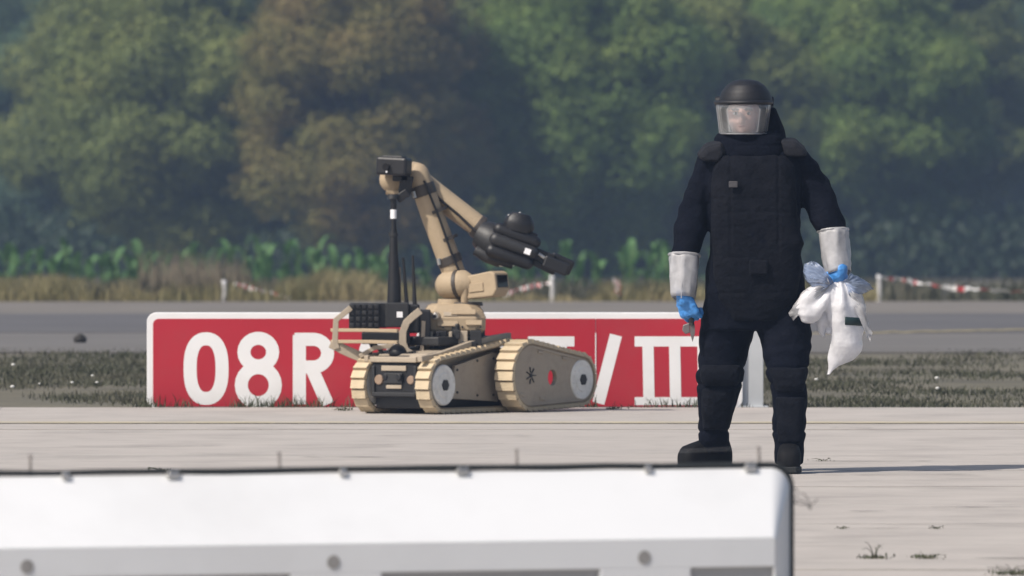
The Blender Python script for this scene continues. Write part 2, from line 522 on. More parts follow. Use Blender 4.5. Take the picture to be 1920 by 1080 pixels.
# ------------------------------------------------------------------ runway sign
K = 1 / 318.0
SY0 = 73.62
sign = thing('runway_sign', 'long low red sign with white border and white lettering behind the robot', 'sign',
             ((275 - 960) * K, SY0, -0.012))
SB = 768.0
def sx(px): return (px - 275) * K
def sz(py): return (SB - py) * K
def rrect(x0, z0, x1, z1, r, n=6):
    pts = []
    for cx, cz, a0 in ((x1 - r, z1 - r, 0), (x0 + r, z1 - r, 90), (x0 + r, z0 + r, 180), (x1 - r, z0 + r, 270)):
        for k in range(n + 1):
            a = R(a0 + 90 * k / n)
            pts.append((cx + r * math.cos(a), cz + r * math.sin(a)))
    return pts
FR = Matrix(((1, 0, 0, 0), (0, 0, -1, 0), (0, 1, 0, 0), (0, 0, 0, 1)))      # x,z plane, thickness towards the camera
def atf(y): return Matrix.Translation((0, y, 0)) @ FR
W_, H_ = sx(1393), sz(588)
mb = MB(); mb.prism(rrect(0, 0.0, W_, H_, 0.055), atf(0.16), 0.16)
mb.build('case', 'sign_white', sign, 0.004)
for a, b in ((0, sx(697)), (sx(697), sx(1117)), (sx(1117), W_)):            # three face panels
    e0 = 0.036 if a == 0 else 0.0015
    e1 = 0.036 if b == W_ else 0.0015
    pts = rrect(a + e0, 0.012, b - e1, H_ - 0.036, 0.034)
    if a > 0: pts = [(a + e0 if x < a + e0 + 0.035 and True else x, z) for x, z in pts]
    if b < W_: pts = [(b - e1 if x > b - e1 - 0.035 else x, z) for x, z in pts]
    if a > 0 or b < W_:
        q = []
        for x, z in pts:
            if (a > 0 and x == a + e0) or (b < W_ and x == b - e1):
                z = H_ - 0.036 if z > H_ / 2 else 0.012
            if not q or (x, z) != q[-1]: q.append((x, z))
        pts = q
    MB().prism(pts, atf(-0.0005), 0.004).build('face_panel', 'sign_red', sign)
mb = MB(); mb.box((sx(1117), -0.0065, (sz(626) + sz(720)) / 2), (0.006, 0.003, sz(626) - sz(720)))
mb.build('joint_strip', 'sign_white', sign)
# lettering: strokes of even width
def stroke(path, wd, closed=False):
    P = [Vector((x, z)) for x, z in path]
    n = len(P); L_, R_ = [], []
    for i, p in enumerate(P):
        if closed:
            d = P[(i + 1) % n] - P[i - 1]
        else:
            d = P[min(i + 1, n - 1)] - P[max(i - 1, 0)]
        d = d.normalized(); nn = Vector((-d.y, d.x)) * wd / 2
        L_.append(p + nn); R_.append(p - nn)
    return L_, R_
def letter(strokes, name='letter'):
    mb = MB()
    for q, (path, wd, closed) in enumerate(strokes):
        L_, R_ = stroke(path, wd, closed)
        n = len(L_)
        y = -0.0048 - 0.0006 * q
        y2 = -0.0040
        vs = [(p.x, y, p.y) for p in L_] + [(p.x, y, p.y) for p in R_] + [(p.x, y2, p.y) for p in L_] + [(p.x, y2, p.y) for p in R_]
        m = n if closed else n - 1
        fs = []
        for i in range(m):
            j = (i + 1) % n
            fs += [(i, n + i, n + j, j), (i, j, 2 * n + j, 2 * n + i), (n + i, 3 * n + i, 3 * n + j, n + j)]
        mb.add(vs, fs)
    mb.build(name, 'sign_white', sign)
def arc(cx, cy, rx, ry, a0, a1, n=22):
    return [(sx(cx + rx * math.cos(R(a0 + (a1 - a0) * k / n))), sz(cy - ry * math.sin(R(a0 + (a1 - a0) * k / n)))) for k in range(n + 1)]
SW = 24.5 * K
TOP, BOT = 626, 760
def ln(*p): return [(sx(x), sz(y)) for x, y in p]
z0 = [(sx(386 + 30 * (1 if math.cos(a) > 0 else -1) * abs(math.cos(a)) ** 0.85), sz(693 - 56 * (1 if math.sin(a) > 0 else -1) * abs(math.sin(a)) ** 0.8)) for a in [2 * math.pi * k / 40 for k in range(40)]]
letter([(z0, SW, True)], 'digit')
letter([(arc(484, 662, 27, 26, 0, 360)[:-1], SW, True), (arc(484, 724, 32, 33, 0, 360)[:-1], SW, True)], 'digit')
letter([(ln((561, BOT), (561, TOP + 4)), SW, False), (ln((552, 638), (585, 638)) + arc(587, 664, 27, 26, 88, -88) + ln((552, 690)), SW, False), (ln((584, 692), (614, BOT)), SW, False)])
letter([(arc(712, 664, 27, 27, 10, 180) + arc(712, 724, 27, 27, 180, 350), SW, False)])
letter([(ln((760, BOT), (795, TOP)), SW, False), (ln((795, TOP), (830, BOT)), SW, False), (ln((770, 718), (820, 718)), SW * 0.8, False)])
letter([(ln((864, 646), (948, 646)), SW, False), (ln((905, 648), (905, BOT)), SW, False)])
def numeral(x0, x1, bars):
    st = [(ln((x0, 642), (x1, 642)), 19 * K, False), (ln((x0, 754), (x1, 754)), 15 * K, False)]
    for b in bars: st.append((ln((b, 645), (b + 2, 752)), 21 * K, False))
    letter(st, 'numeral')
numeral(990, 1077, (1013, 1052))
letter([(ln((1155, 630), (1122, 758)), 23 * K, False)], 'slash')
numeral(1190, 1345, (1215, 1265, 1318))
mb = MB()
mb.box((sx(1412), 0.10, sz(690)), (40 * K, 0.14, sz(610)))
mb.box((sx(1412), 0.10, sz(609)), (50 * K, 0.17, 0.012))
mb.box((sx(1412), 0.10, 0.008), (58 * K, 0.20, 0.016))
mb.build('end_post', 'sign_grey', sign, 0.004)
for x in (0.12, 0.9, 1.75, 2.6, 3.3):
    MB().box((x, 0.08, -0.02), (0.06, 0.10, 0.06)).build('footing', 'sign_grey', sign)

# ------------------------------------------------------------------ white barrier in the foreground
BYAW = 23
BR = thing('white_barrier', 'white barrier with sloping top and black rubber rim across the foreground', 'barrier', (0.892, 40.0, 0), R(BYAW))
BL = 4.6                                # runs to the left (local -x)
def bprof(x, inset):                     # (y, z) profile corners: rim, chamfer foot, bottom
    return x
hx_rim, z_rim = 0.02, 0.582
xr = 0.0
def bxp(px, yl=0.0):                     # place along the barrier of a feature that lies at depth yl in its profile
    c, s_, k = math.cos(R(BYAW)), math.sin(R(BYAW)), (px - 960) / 23400.0
    return (k * (40.0 + yl * c) - 0.892 + yl * s_) / (c - k * s_)
mb = MB()
# body: rim outline at the back, face outline in front, joined by sloping sides
ZB = 0.02
fy = -0.30
EI = bxp(1455, fy)
zf = 0.368
rim = [(-BL, 0.0, ZB)]
cr_ = 0.07
rim_pts = [(-BL, z_rim)] + [(-cr_ + cr_ * math.sin(R(a)), z_rim - cr_ + cr_ * math.cos(R(a))) for a in range(0, 91, 10)] + [(0.0, ZB)]
fr_pts = [(-BL, zf)] + [(EI - 0.012 + 0.012 * math.sin(R(a)), zf - 0.012 + 0.012 * math.cos(R(a))) for a in range(0, 91, 10)] + [(EI, ZB)]
n = len(rim_pts)
vs = [(x, 0.0, z) for x, z in rim_pts] + [(x, fy, z) for x, z in fr_pts] + [(x, 0.30, max(ZB, z - 0.22) if i < n - 1 else ZB) for i, (x, z) in enumerate(rim_pts)]
fs = [(i, i + 1, n + i + 1, n + i) for i in range(n - 1)] + [(i + 1, i, 2 * n + i, 2 * n + i + 1) for i in range(n - 1)]
mb.add(vs, fs)
# recessed backing of the front face, and the raised frame round the recesses
mb.box(((EI - .006 - BL) / 2, fy + 0.03, (zf - 0.01 + ZB) / 2), (BL + EI - .006, 0.02, zf - ZB - 0.012))
zr1 = 0.276; zr0 = 0.09
recs = [(1295, 1452), (715, 1126), (130, 545), (-450, -40), (-1030, -620)]
body = mb.build('body', 'barrier_white', BR, 0.004, True)
fm = MB()
fm.box(((EI - .0015 - BL) / 2, fy + 0.011, (zf + zr1) / 2 - 0.0006), (BL + EI - .0015, 0.022, zf - zr1 - 0.0012))
fm.box(((EI - .0015 - BL) / 2, fy + 0.011, (zr0 + ZB) / 2), (BL + EI - .0015, 0.022, zr0 - ZB))
edges = [EI - 0.0015] + [e for a, b in recs for e in (bxp(b, fy), bxp(a, fy))] + [-BL]
for k in range(0, len(edges) - 1, 2):
    a, b = edges[k + 1], edges[k]
    if k == 0: a, b = bxp(1452, fy), EI - 0.0015
    if b - a > 0.003: fm.box(((a + b) / 2, fy + 0.011, (zr0 + zr1) / 2), (b - a, 0.022, zr1 - zr0))
fm.build('front_frame', 'barrier_white', BR, 0.003)
for a, b in recs:
    MB().box(((bxp(a, fy) + bxp(b, fy)) / 2, fy + 0.021, (zr0 + zr1) / 2), (bxp(b, fy) - bxp(a, fy) - 0.002, 0.008, zr1 - zr0 - 0.002)).build('recess_panel', 'barrier_grey', BR)
for px in (1208, 625, 50, -530):
    c = bxp(px, fy)
    mb = MB(); mb.tube([(c, fy - 0.0005, 0.311), (c, fy - 0.0025, 0.311)], 0.0222, 24, up=(0, 0, 1))
    mb.build('plug', 'plug_grey', BR, 0.0015, True)
path = []
for i, (x, z) in enumerate(rim_pts):
    if i == 0:
        for k in range(24):
            path.append((-BL + (BL - cr_) * k / 24, 0.004 + random.uniform(-.002, .002), z_rim + 0.009 + random.uniform(-.0022, .0022)))
    else:
        path.append((x + 0.006, 0.004, z + 0.009 * (1 - i / n)))
mb = MB(); mb.tube(path, [random.uniform(0.0085, 0.011) for _ in path], 8)
mb.build('rubber_rim', 'black_rubber', BR, 0, True)
def clip(px, s):
    c = bxp(px)
    mb = MB()
    mb.box((c, 0.0, z_rim + 0.009), (0.030 * s, 0.035, 0.006), Matrix.Rotation(R(14), 3, 'Y'))
    mb.box((c - 0.006 * s, -0.022, z_rim - 0.002), (0.040 * s, 0.020, 0.010), Matrix.Rotation(R(28), 3, 'X'))
    mb.tube([(c - 0.02 * s, -0.02, z_rim + 0.006), (c + 0.02 * s, -0.01, z_rim + 0.012)], 0.004, 8)
    mb.build('clip', 'steel', BR, 0.0015)
for px, s in ((1405, 1), (865, 1), (322, 1), (1212, .6), (640, .6), (120, .6), (-220, 1)): clip(px, s)
tops = []
for px, lean in ((1430, -0.005), (975, -0.003), (530, -0.004), (61, 0.0), (-400, 0.003)):
    c = bxp(px)
    h = 0.064
    mb = MB()
    mb.tube([(c, 0.02, z_rim - 0.03), (c + lean, 0.02, z_rim + h)], 0.0048, 8)
    mb.tube([(c + lean - 0.007, 0.02, z_rim + h), (c + lean + 0.007, 0.02, z_rim + h)], 0.003, 6)
    mb.build('pin', 'pin_grey', BR)
    tops.append((c + lean, 0.02, z_rim + h))
path = []
for a, b in zip(tops[:-1], tops[1:]):
    for k in range(10):
        t = k / 10
        path.append((a[0] + (b[0] - a[0]) * t, a[1], a[2] - 0.010 * math.sin(math.pi * t)))
path.append(tops[-1])
mb = MB(); mb.tube(path, 0.0007, 5); mb.build('wire', 'steel', BR)
# curl of wire at the right-hand end
mb = MB()
pts = [(0.008 + 0.006 * t + 0.034 * math.sin(t * 0.9) + 0.02, 0.0, 0.455 + 0.02 * math.cos(t * 1.7) + 0.006 * t) for t in np.linspace(-1.2, 4.0, 40)]
mb.tube(pts, 0.0017, 6)
mb.tube([(0.016 + 0.012 * math.cos(t), 0.0, 0.500 + 0.014 * math.sin(t)) for t in np.linspace(0, 6.0, 24)], 0.0015, 6)
mb.tube([(0.006, 0, 0.475), (0.03, 0.0, 0.462), (0.075, 0.0, 0.461), (0.098, 0.0, 0.478)], 0.0016, 6)
mb.build('wire_curl', 'dark_wire', BR)

# ------------------------------------------------------------------ tracked robot
PHI = R(57)
ROB = thing('tracked_robot', 'tan tracked robot with folded arm and black gripper standing before the red sign', 'robot', (-0.615, 71.9, 0.0), PHI)
HW = 0.273                               # half the width over the main tracks
def belt_path(x1, z1, r1, x2, z2, r2, n):
    """outline of a belt round two wheels, resampled to n even steps (clockwise seen from the near side)"""
    pts = [(x1 + r1 * math.cos(a), z1 + r1 * math.sin(a)) for a in np.linspace(0, 2 * math.pi, 120, endpoint=False)]
    pts += [(x2 + r2 * math.cos(a), z2 + r2 * math.sin(a)) for a in np.linspace(0, 2 * math.pi, 120, endpoint=False)]
    pts = sorted(pts)
    def half(ps):
        h = []
        for p in ps:
            while len(h) > 1 and (h[-1][0] - h[-2][0]) * (p[1] - h[-2][1]) - (h[-1][1] - h[-2][1]) * (p[0] - h[-2][0]) <= 0: h.pop()
            h.append(p)
        return h
    hull = half(pts)[:-1] + half(pts[::-1])[:-1]
    H = np.array(hull + [hull[0]])
    d = np.r_[0, np.cumsum(np.hypot(*np.diff(H, axis=0).T))]
    t = np.linspace(0, d[-1], n, endpoint=False)
    return np.stack([np.interp(t, d, H[:, 0]), np.interp(t, d, H[:, 1])], 1), d[-1]

def track(name, x1, r1, x2, z2, r2, y0, y1, npad, z1=None):
    th = 0.030
    z1 = r1 + 0.004 if z1 is None else z1
    P, Lp = belt_path(x1, z1, r1 - th * 0.6, x2, z2, r2 - th * 0.6, npad * 2)
    n = len(P)
    Q, _ = belt_path(x1, z1, r1 - th, x2, z2, r2 - th, npad * 2)
    mb = MB()
    FRL = Matrix(((1, 0, 0, 0), (0, 0, 1, min(y0, y1) + 0.004), (0, 1, 0, 0), (0, 0, 0, 1)))
    # inner belt loop, outline pairs matched by angle
    mb.ring([tuple(p) for p in P], [tuple(q) for q in match(P, Q)], FRL, abs(y1 - y0) - 0.008)
    tr = mb.build(name, 'belt', ROB)
    pitch = Lp / npad
    pad = MB()
    w = abs(y1 - y0); h = th * 0.75; l = pitch * 0.97
    pad.add([(-l / 2, -w / 2, -0.004), (l / 2, -w / 2, -0.004), (l / 2, w / 2, -0.004), (-l / 2, w / 2, -0.004),
             (-l * .46, -w / 2 + .004, h * .55), (l * .46, -w / 2 + .004, h), (l * .46, w / 2 - .004, h), (-l * .46, w / 2 - .004, h * .55)],
            [(0, 3, 2, 1), (4, 5, 6, 7), (0, 1, 5, 4), (1, 2, 6, 5), (2, 3, 7, 6), (3, 0, 4, 7)])
    me = pad.mesh('tread_pad'); me.materials.append(MATS['tread'])
    for i in range(0, n, 2):
        p = P[i]; d = P[(i + 1) % n] - P[i - 1]; d /= np.hypot(*d)
        nx, nz = d[1], -d[0]
        M = Matrix(((d[0], 0, nx, p[0]), (0, 1, 0, (y0 + y1) / 2), (d[1], 0, nz, p[1]), (0, 0, 0, 1)))
        share('tread_pad', me, tr, M)
    return tr
def match(P, Q):
    c = P.mean(0)
    ang = np.arctan2(Q[:, 1] - c[1], Q[:, 0] - c[0]); o = np.argsort(ang)
    A = ang[o]; RQ = np.hypot(Q[:, 0] - c[0], Q[:, 1] - c[1])[o]
    A = np.r_[A - 2 * np.pi, A, A + 2 * np.pi]; RQ = np.r_[RQ, RQ, RQ]
    out = []
    for p in P:
        a = math.atan2(p[1] - c[1], p[0] - c[0])
        r = float(np.interp(a, A, RQ)); out.append((c[0] + r * math.cos(a), c[1] + r * math.sin(a)))
    return np.array(out)

RA, FA = 0.0, 0.70
for s in (-1, 1):
    track('track', RA, 0.165, FA, 0.212, 0.208, s * HW, s * (HW - 0.10), 46)
    track('flipper_track', FA, 0.207, FA + 0.545, 0.178, 0.156, s * (HW + 0.016), s * (HW + 0.146), 38, 0.211)

FN = lambda y: Matrix(((1, 0, 0, 0), (0, 0, 1, y), (0, 1, 0, 0), (0, 0, 0, 1)))
def disc(cx, cz, r, k=28): return [(cx + r * math.cos(2 * math.pi * i / k), cz + r * math.sin(2 * math.pi * i / k)) for i in range(k)]
def wheel(x, z, r, y, s, hub=0.036):
    mb = MB()
    mb.tube([(x, y - s * 0.085, z), (x, y - s * 0.006, z), (x, y, z)], [r, r, r - 0.006], 32, up=(0, 0, 1))
    mb.tube([(x, y, z), (x, y + s * 0.004, z)], [r * 0.62, r * 0.58], 28, up=(0, 0, 1))
    wh = mb.build('wheel', 'wheel_grey', ROB, 0, True)
    for k in range(8):
        a = 2 * math.pi * k / 8 + .2
        m2 = MB(); m2.tube([(x + r * .80 * math.cos(a), y - s * 0.001, z + r * .80 * math.sin(a)), (x + r * .80 * math.cos(a), y + s * 0.004, z + r * .80 * math.sin(a))], 0.006, 6, up=(0, 0, 1))
        m2.build('bolt', 'wheel_grey', wh)
    m3 = MB(); m3.tube([(x, y + s * .003, z), (x, y + s * 0.012, z)], [hub, hub * .9], 6, up=(0, 0, 1))
    m3.build('hub', 'robot_black', wh)
for s in (-1, 1):
    wheel(RA, 0.166, 0.118, s * (HW - 0.002), s)
    # main track side panel
    mb = MB()
    mb.prism([(0.135, 0.085), (0.62, 0.06), (0.66, 0.335), (0.56, 0.345), (0.17, 0.275)], FN(s * (HW - 0.05) - 0.01), 0.02)
    mb.build('side_panel', 'tan_plate', ROB, 0.004)
    for bx_, bz_ in ((0.19, 0.12), (0.19, 0.25), (0.40, 0.10), (0.40, 0.30), (0.57, 0.10), (0.57, 0.31)):
        m2 = MB(); m2.tube([(bx_, s * (HW - 0.05) + s * .009, bz_), (bx_, s * (HW - 0.05) + s * .015, bz_)], 0.008, 6, up=(0, 0, 1)); m2.build('bolt', 'robot_dark', ROB)
    # flipper: plate with a hole clean through it, tip wheel, hub
    yo = s * (HW + 0.146)
    hole = (FA + 0.235, 0.195, 0.047)
    N = 64
    P, _ = belt_path(FA, 0.211, 0.172, FA + 0.545, 0.178, 0.121, 240)
    outer = []; inner = []
    for k in range(N):
        a = 2 * math.pi * k / N
        best = min(P, key=lambda p: abs((math.atan2(p[1] - hole[1], p[0] - hole[0]) - a + math.pi) % (2 * math.pi) - math.pi))
        outer.append(tuple(best)); inner.append((hole[0] + hole[2] * math.cos(a), hole[1] + hole[2] * math.sin(a)))
    yp = yo - s * 0.012
    mb = MB(); mb.ring(outer, inner, FN(min(yp, yp - s * 0.030)), 0.030)
    pl = mb.build('flipper_plate', 'tan_plate', ROB, 0.003)
    m2 = MB()
    P2, _ = belt_path(FA, 0.211, 0.175, FA + 0.545, 0.178, 0.124, 64)
    P3, _ = belt_path(FA, 0.211, 0.160, FA + 0.545, 0.178, 0.109, 64)
    m2.ring([tuple(p) for p in P2], [tuple(q) for q in match(P2, P3)], FN(min(yp, yp + s * 0.006)), 0.006)
    m2.build('plate_rim', 'tan_plate', pl)
    for k in range(7):
        a = 2 * math.pi * k / 7
        m2 = MB()
        ca, sa = math.cos(a), math.sin(a)
        m2.tube([(FA + .018 * ca, yp + s * .001, 0.211 + .018 * sa), (FA + .05 * ca, yp + s * .001, 0.211 + .05 * sa)], 0.0065, 6, flat=0.5)
        m2.build('spoke_slot', 'robot_dark', pl)
    m2 = MB(); m2.tube([(FA, yp - s * .001, 0.211), (FA, yp + s * .006, 0.211)], 0.013, 10, up=(0, 0, 1)); m2.build('hub', 'robot_black', pl)
    for fx, fz in ((FA + .10, .345), (FA + .12, .075), (FA + .36, .305), (FA - .1, .10)):
        m2 = MB(); m2.box((fx, yp + s * .004, fz), (.055, .010, .016), Matrix.Rotation(R(8), 3, 'Y')); m2.build('lug', 'tan_plate', pl, .002)
    wheel(FA + 0.545, 0.178, 0.118, yo - s * 0.004, s, 0.036)

# chassis
mb = MB()
mb.prism([(-0.06, 0.10), (0.02, 0.075), (0.82, 0.10), (0.84, 0.20), (0.80, 0.36), (0.62, 0.41), (-0.02, 0.345), (-0.07, 0.31)], FN(-0.165), 0.33)
mb.build('chassis', 'tan_plate', ROB, 0.006)
mb = MB()
mb.box((-0.088, 0, 0.195), (0.05, 0.318, 0.20))
rp_ = mb.build('rear_panel', 'robot_black', ROB, 0.012)
MB().box((-0.098, 0, 0.312), (0.065, 0.322, 0.032)).build('rear_lip', 'tan_plate', ROB, 0.005)
def rear(name, y, z, w_, h_, m_, t=0.012, cyl=False):
    mb = MB()
    if cyl: mb.tube([(-0.110, y, z), (-0.113 - t, y, z)], [w_ / 2, w_ / 2.3], 16, up=(0, 0, 1))
    else: mb.box((-0.113 - t / 2 + 0.002, y, z), (t, w_, h_))
    mb.build(name, m_, rp_, 0.003)
rear('tail_lamp', 0.105, 0.195, 0.062, 0, 'lamp_amber', 0.010, True)
rear('tail_lamp', -0.115, 0.195, 0.055, 0, 'lamp_amber', 0.010, True)
rear('hatch', 0.0, 0.262, 0.17, 0.030, 'tan_plate')
rear('hatch', 0.0, 0.155, 0.105, 0.022, 'tan_plate')
rear('connector_block', 0.0, 0.205, 0.125, 0.060, 'robot_dark', 0.020)
rear('tow_eye', -0.045, 0.212, 0.042, 0, 'robot_black', 0.032, True)
rear('tow_eye', 0.052, 0.212, 0.036, 0, 'robot_black', 0.026, True)
rear('bumper_rib', 0.0, 0.112, 0.30, 0.022, 'robot_dark', 0.016)
rear('corner_rib', 0.142, 0.195, 0.022, 0.16, 'robot_dark', 0.014)
rear('corner_rib', -0.147, 0.195, 0.018, 0.16, 'robot_dark', 0.014)

# view-aligned frame on the turret: x to the right, y away, z up; 324 units to the metre
V = Matrix.Translation((0.5, 0, 0)) @ Matrix.Rotation(-PHI, 4, 'Z')
U = 1 / 324.0
def q(px, py, w=0.0): return Vector(((px - 850) * U, w, (772 - py) * U))
def vb(mb, name, m_, bevel=0.0, smooth=False, parent=None): return mb.build(name, m_, parent or ROB, bevel, smooth, V)

# deck, turret and what sits below its lid
MB().box((0.36, 0, 0.075), (0.86, 0.32, 0.09)).build('shadow_plate', 'robot_black', ROB, 0.01)  # black plate added to stand in for the shadow beneath the chassis
mb = MB(); mb.box((0.42, 0, 0.415), (0.60, 0.30, 0.05)); mb.build('deck', 'robot_dark', ROB, 0.008)
mb = MB(); mb.box((0.50, 0, 0.47), (0.30, 0.26, 0.09)); mb.build('turret_base', 'robot_dark', ROB, 0.01)
for (px, py, wx, hz, dz, m_) in ((806, 640, 14, 40, -.19, 'tan_plate'), (829, 636, 20, 34, -.20, 'robot_black'), (845, 640, 16, 36, -.19, 'robot_dark'), (868, 634, 20, 30, -.185, 'tan_plate'), (880, 646, 30, 14, -.20, 'robot_black'), (846, 630, 6, 20, -.235, 'tan_plate'),
                                  (893, 633, 22, 30, -.17, 'robot_dark'), (838, 654, 60, 8, -.215, 'robot_dark'), (822, 628, 8, 14, -.215, 'glass_black'), (858, 626, 12, 18, -.205, 'robot_dark'), (812, 648, 10, 14, -.21, 'robot_black')):
    mb = MB(); mb.box(q(px, py, dz), (wx * U, 0.08, hz * U)); vb(mb, 'module', m_, 0.005)
def octo(hx, hy, c): return [(-hx + c, -hy), (hx - c, -hy), (hx, -hy + c), (hx, hy - c), (hx - c, hy), (-hx + c, hy), (-hx, hy - c), (-hx, -hy + c)]
mb = MB()
cx0 = (851 - 850) * U
lv = [(0.452, .160, .15), (0.478, .186, .175), (0.545, .188, .178), (0.585, .172, .16), (0.618, .150, .14), (0.628, .125, .12)]
vs = []
for z, a, b in lv: vs += [(cx0 + x, y, z) for x, y in octo(a, b, 0.055)]
n8 = 8
fs = [(i * n8 + k, i * n8 + (k + 1) % n8, (i + 1) * n8 + (k + 1) % n8, (i + 1) * n8 + k) for i in range(len(lv) - 1) for k in range(n8)] + [tuple(reversed(range(8))), tuple(range(40, 48))]
mb.add(vs, fs)
tl = vb(mb, 'turret_lid', 'tan', 0.006)
mb = MB(); mb.tube([q(820, 590, -.165), q(817, 592, -.205)], [0.022, 0.018], 12); vb(mb, 'fitting', 'steel', 0.002, True, tl)
mb = MB(); mb.tube([q(817, 592, -.200), q(816, 592, -.210)], 0.010, 10); vb(mb, 'cap', 'robot_black', 0, True, tl)
for px, py, w_ in ((870, 584, 46), (840, 606, 40), (890, 604, 30)):
    mb = MB(); mb.box(q(px, py, -.172 if py < 600 else -.178), (w_ * U, 0.012, 10 * U), Matrix.Rotation(R(-20), 3, 'X')); vb(mb, 'cover_strip', 'tan', 0.003, False, tl)
for px in (800, 832, 868, 902):
    mb = MB(); mb.tube([q(px, 612, -.175), q(px, 612, -.187)], 0.007, 8); vb(mb, 'bolt', 'robot_dark', 0, False, tl)

# side frame: rising rail, C-shaped bracket, rear guard bars
def loc(x, y, z): return Vector((x, y, z))
def bar(name, pts, h_, t_, m_='tan_plate', bev=0.003):
    """flat bar of height h_ and thickness t_ following local points"""
    mb = MB(); vs = []
    for i, p in enumerate(pts):
        p = Vector(p)
        d = Vector(pts[min(i + 1, len(pts) - 1)]) - Vector(pts[max(i - 1, 0)])
        nrm = Vector((-d.z, 0, d.x)).normalized() if abs(d.y) < 0.8 * d.length else Vector((0, 0, 1))
        sd = d.normalized().cross(nrm).normalized()
        for a, b in ((1, 1), (1, -1), (-1, -1), (-1, 1)): vs.append(p + nrm * a * h_ / 2 + sd * b * t_ / 2)
    n = len(pts)
    fs = [(4 * i + k, 4 * i + (k + 1) % 4, 4 * i + 4 + (k + 1) % 4, 4 * i + 4 + k) for i in range(n - 1) for k in range(4)] + [(3, 2, 1, 0), tuple(4 * n - 4 + k for k in range(4))]
    mb.add(vs, fs)
    return mb.build(name, m_, ROB, bev)
yn = -0.205
bar('side_rail', [(-0.16, yn, .318), (0.02, yn, .334), (0.20, yn, .366), (0.36, yn, .396), (0.55, yn, .422), (0.78, yn, .440)], 0.032, 0.034)
bar('side_rail', [(-0.10, 0.205, .315), (0.20, 0.205, .345), (0.36, 0.205, .385), (0.55, 0.205, .425), (0.76, 0.205, .448)], 0.036, 0.030)
mb = MB(); cp = [(790, 580), (777, 590), (764, 602), (757, 620), (757, 640), (763, 655), (778, 665), (795, 672)]
yl = -0.45
def vbar(name, pts, h_, w0, t_, m_='tan_plate'):
    mb = MB(); P = [q(a, b, 0) for a, b in pts]; vs = []
    for i, p in enumerate(P):
        d = (P[min(i + 1, len(P) - 1)] - P[max(i - 1, 0)]).normalized(); nn = Vector((-d.z, 0, d.x))
        for a, b in ((1, 0), (-1, 0), (-1, 1), (1, 1)): vs.append(p + nn * a * h_ / 2 + Vector((0, w0 + b * t_, 0)))
    n = len(P)
    fs = [(4 * i + k, 4 * i + (k + 1) % 4, 4 * i + 4 + (k + 1) % 4, 4 * i + 4 + k) for i in range(n - 1) for k in range(4)] + [(3, 2, 1, 0), tuple(4 * n - 4 + k for k in range(4))]
    mb.add(vs, fs)
    return vb(mb, name, m_, 0.003)
vbar('bracket', cp, 0.042, -0.40, 0.035)
vbar('bracket', [(790, 672), (794, 640), (796, 600)], 0.022, -0.33, 0.025)
# guard across the rear
for z in (0.478, 0.412):
    bar('guard_bar', [(-0.12, -0.03, z), (-0.13, 0.20, z + .002), (-0.12, 0.43, z)], 0.020, 0.026, 'tan')
vbar('guard_post', [(660, 575), (632, 598), (630, 640), (634, 652)], 0.034, -0.33, 0.03)
vbar('guard_post', [(622, 641), (652, 656), (680, 668)], 0.058, -0.32, 0.03)
vbar('guard_post', [(676, 666), (704, 650), (740, 646)], 0.026, -0.36, 0.03)
mb = MB(); mb.ell(q(748, 660, -.38), (0.055, .06, .055)); vb(mb, 'cable_reel', 'robot_black', 0, 2)
mb = MB(); mb.ell(q(775, 668, -.40), (0.055, .05, .038)); vb(mb, 'cable_loop', 'robot_black', 0, 2)
mb = MB(); mb.tube([q(700, 640, -.3), q(716, 655, -.34), q(722, 668, -.36), q(740, 674, -.38)], 0.012, 8); vb(mb, 'cable', 'robot_dark', 0, True)
mb = MB(); mb.tube([q(690, 628, -.25), q(700, 650, -.3), q(694, 668, -.34)], 0.010, 8); vb(mb, 'cable', 'robot_black', 0, True)
mb = MB(); mb.box(q(725, 632, -.28), (90 * U, .12, 22 * U)); vb(mb, 'tray', 'robot_black', 0.006)

# black radio boxes, mast and aerials
kb = MB(); kb.box(q(685, 591, -.24), (58 * U, .14, 48 * U)); kbo = vb(kb, 'battery_box', 'robot_black', 0.008)
for i in range(5):
    for j in range(4):
        mb = MB(); mb.box(q(662 + i * 11.5, 573 + j * 11.6, -.315), (8.2 * U, .018, 8.2 * U)); vb(mb, 'cell_cap', 'robot_dark' if (i + j) % 3 == 0 else 'robot_black', 0.004, False, kbo)
mb = MB(); mb.box(q(720, 590, -.22), (14 * U, .14, 46 * U)); vb(mb, 'cooling_block', 'robot_black', 0.004)
mb = MB(); mb.box(q(746, 589, -.22), (44 * U, .16, 46 * U)); rb = vb(mb, 'radio_box', 'robot_dark', 0.006)
mb = MB(); mb.box(q(751, 588, -.3015), (11 * U, .003, 11 * U)); vb(mb, 'sticker', 'sticker_white', 0, False, rb)
mb = MB(); mb.box(q(775, 596, -.20), (26 * U, .14, 54 * U)); vb(mb, 'equipment_box', 'robot_black', 0.01)
mb = MB(); mb.box(q(798, 612, -.21), (22 * U, .10, 66 * U)); vb(mb, 'equipment_box', 'robot_black', 0.01)
mb = MB()
mb.tube([q(740, 570, -.15), q(740, 520, -.15), q(739, 470, -.15), q(739, 440, -.15), q(739, 425, -.15), q(739, 380, -.15), q(738, 368, -.15)],
        [.042, .036, .026, .023, .017, .017, .020], 14)
ms = vb(mb, 'mast', 'robot_black', 0, True)
mb = MB(); mb.tube([q(739, 409, -.15), q(739, 392, -.15)], .0185, 14); vb(mb, 'white_band', 'sticker_white', 0, True, ms)
mb = MB(); mb.tube([q(739, 442, -.15), q(739, 436, -.15)], .027, 14); vb(mb, 'mast_collar', 'robot_dark', 0, True, ms)
mb = MB(); mb.tube([q(738, 372, -.15), q(738, 363, -.15)], [.034, .030], 14); vb(mb, 'mast_cap', 'robot_dark', 0, True, ms)
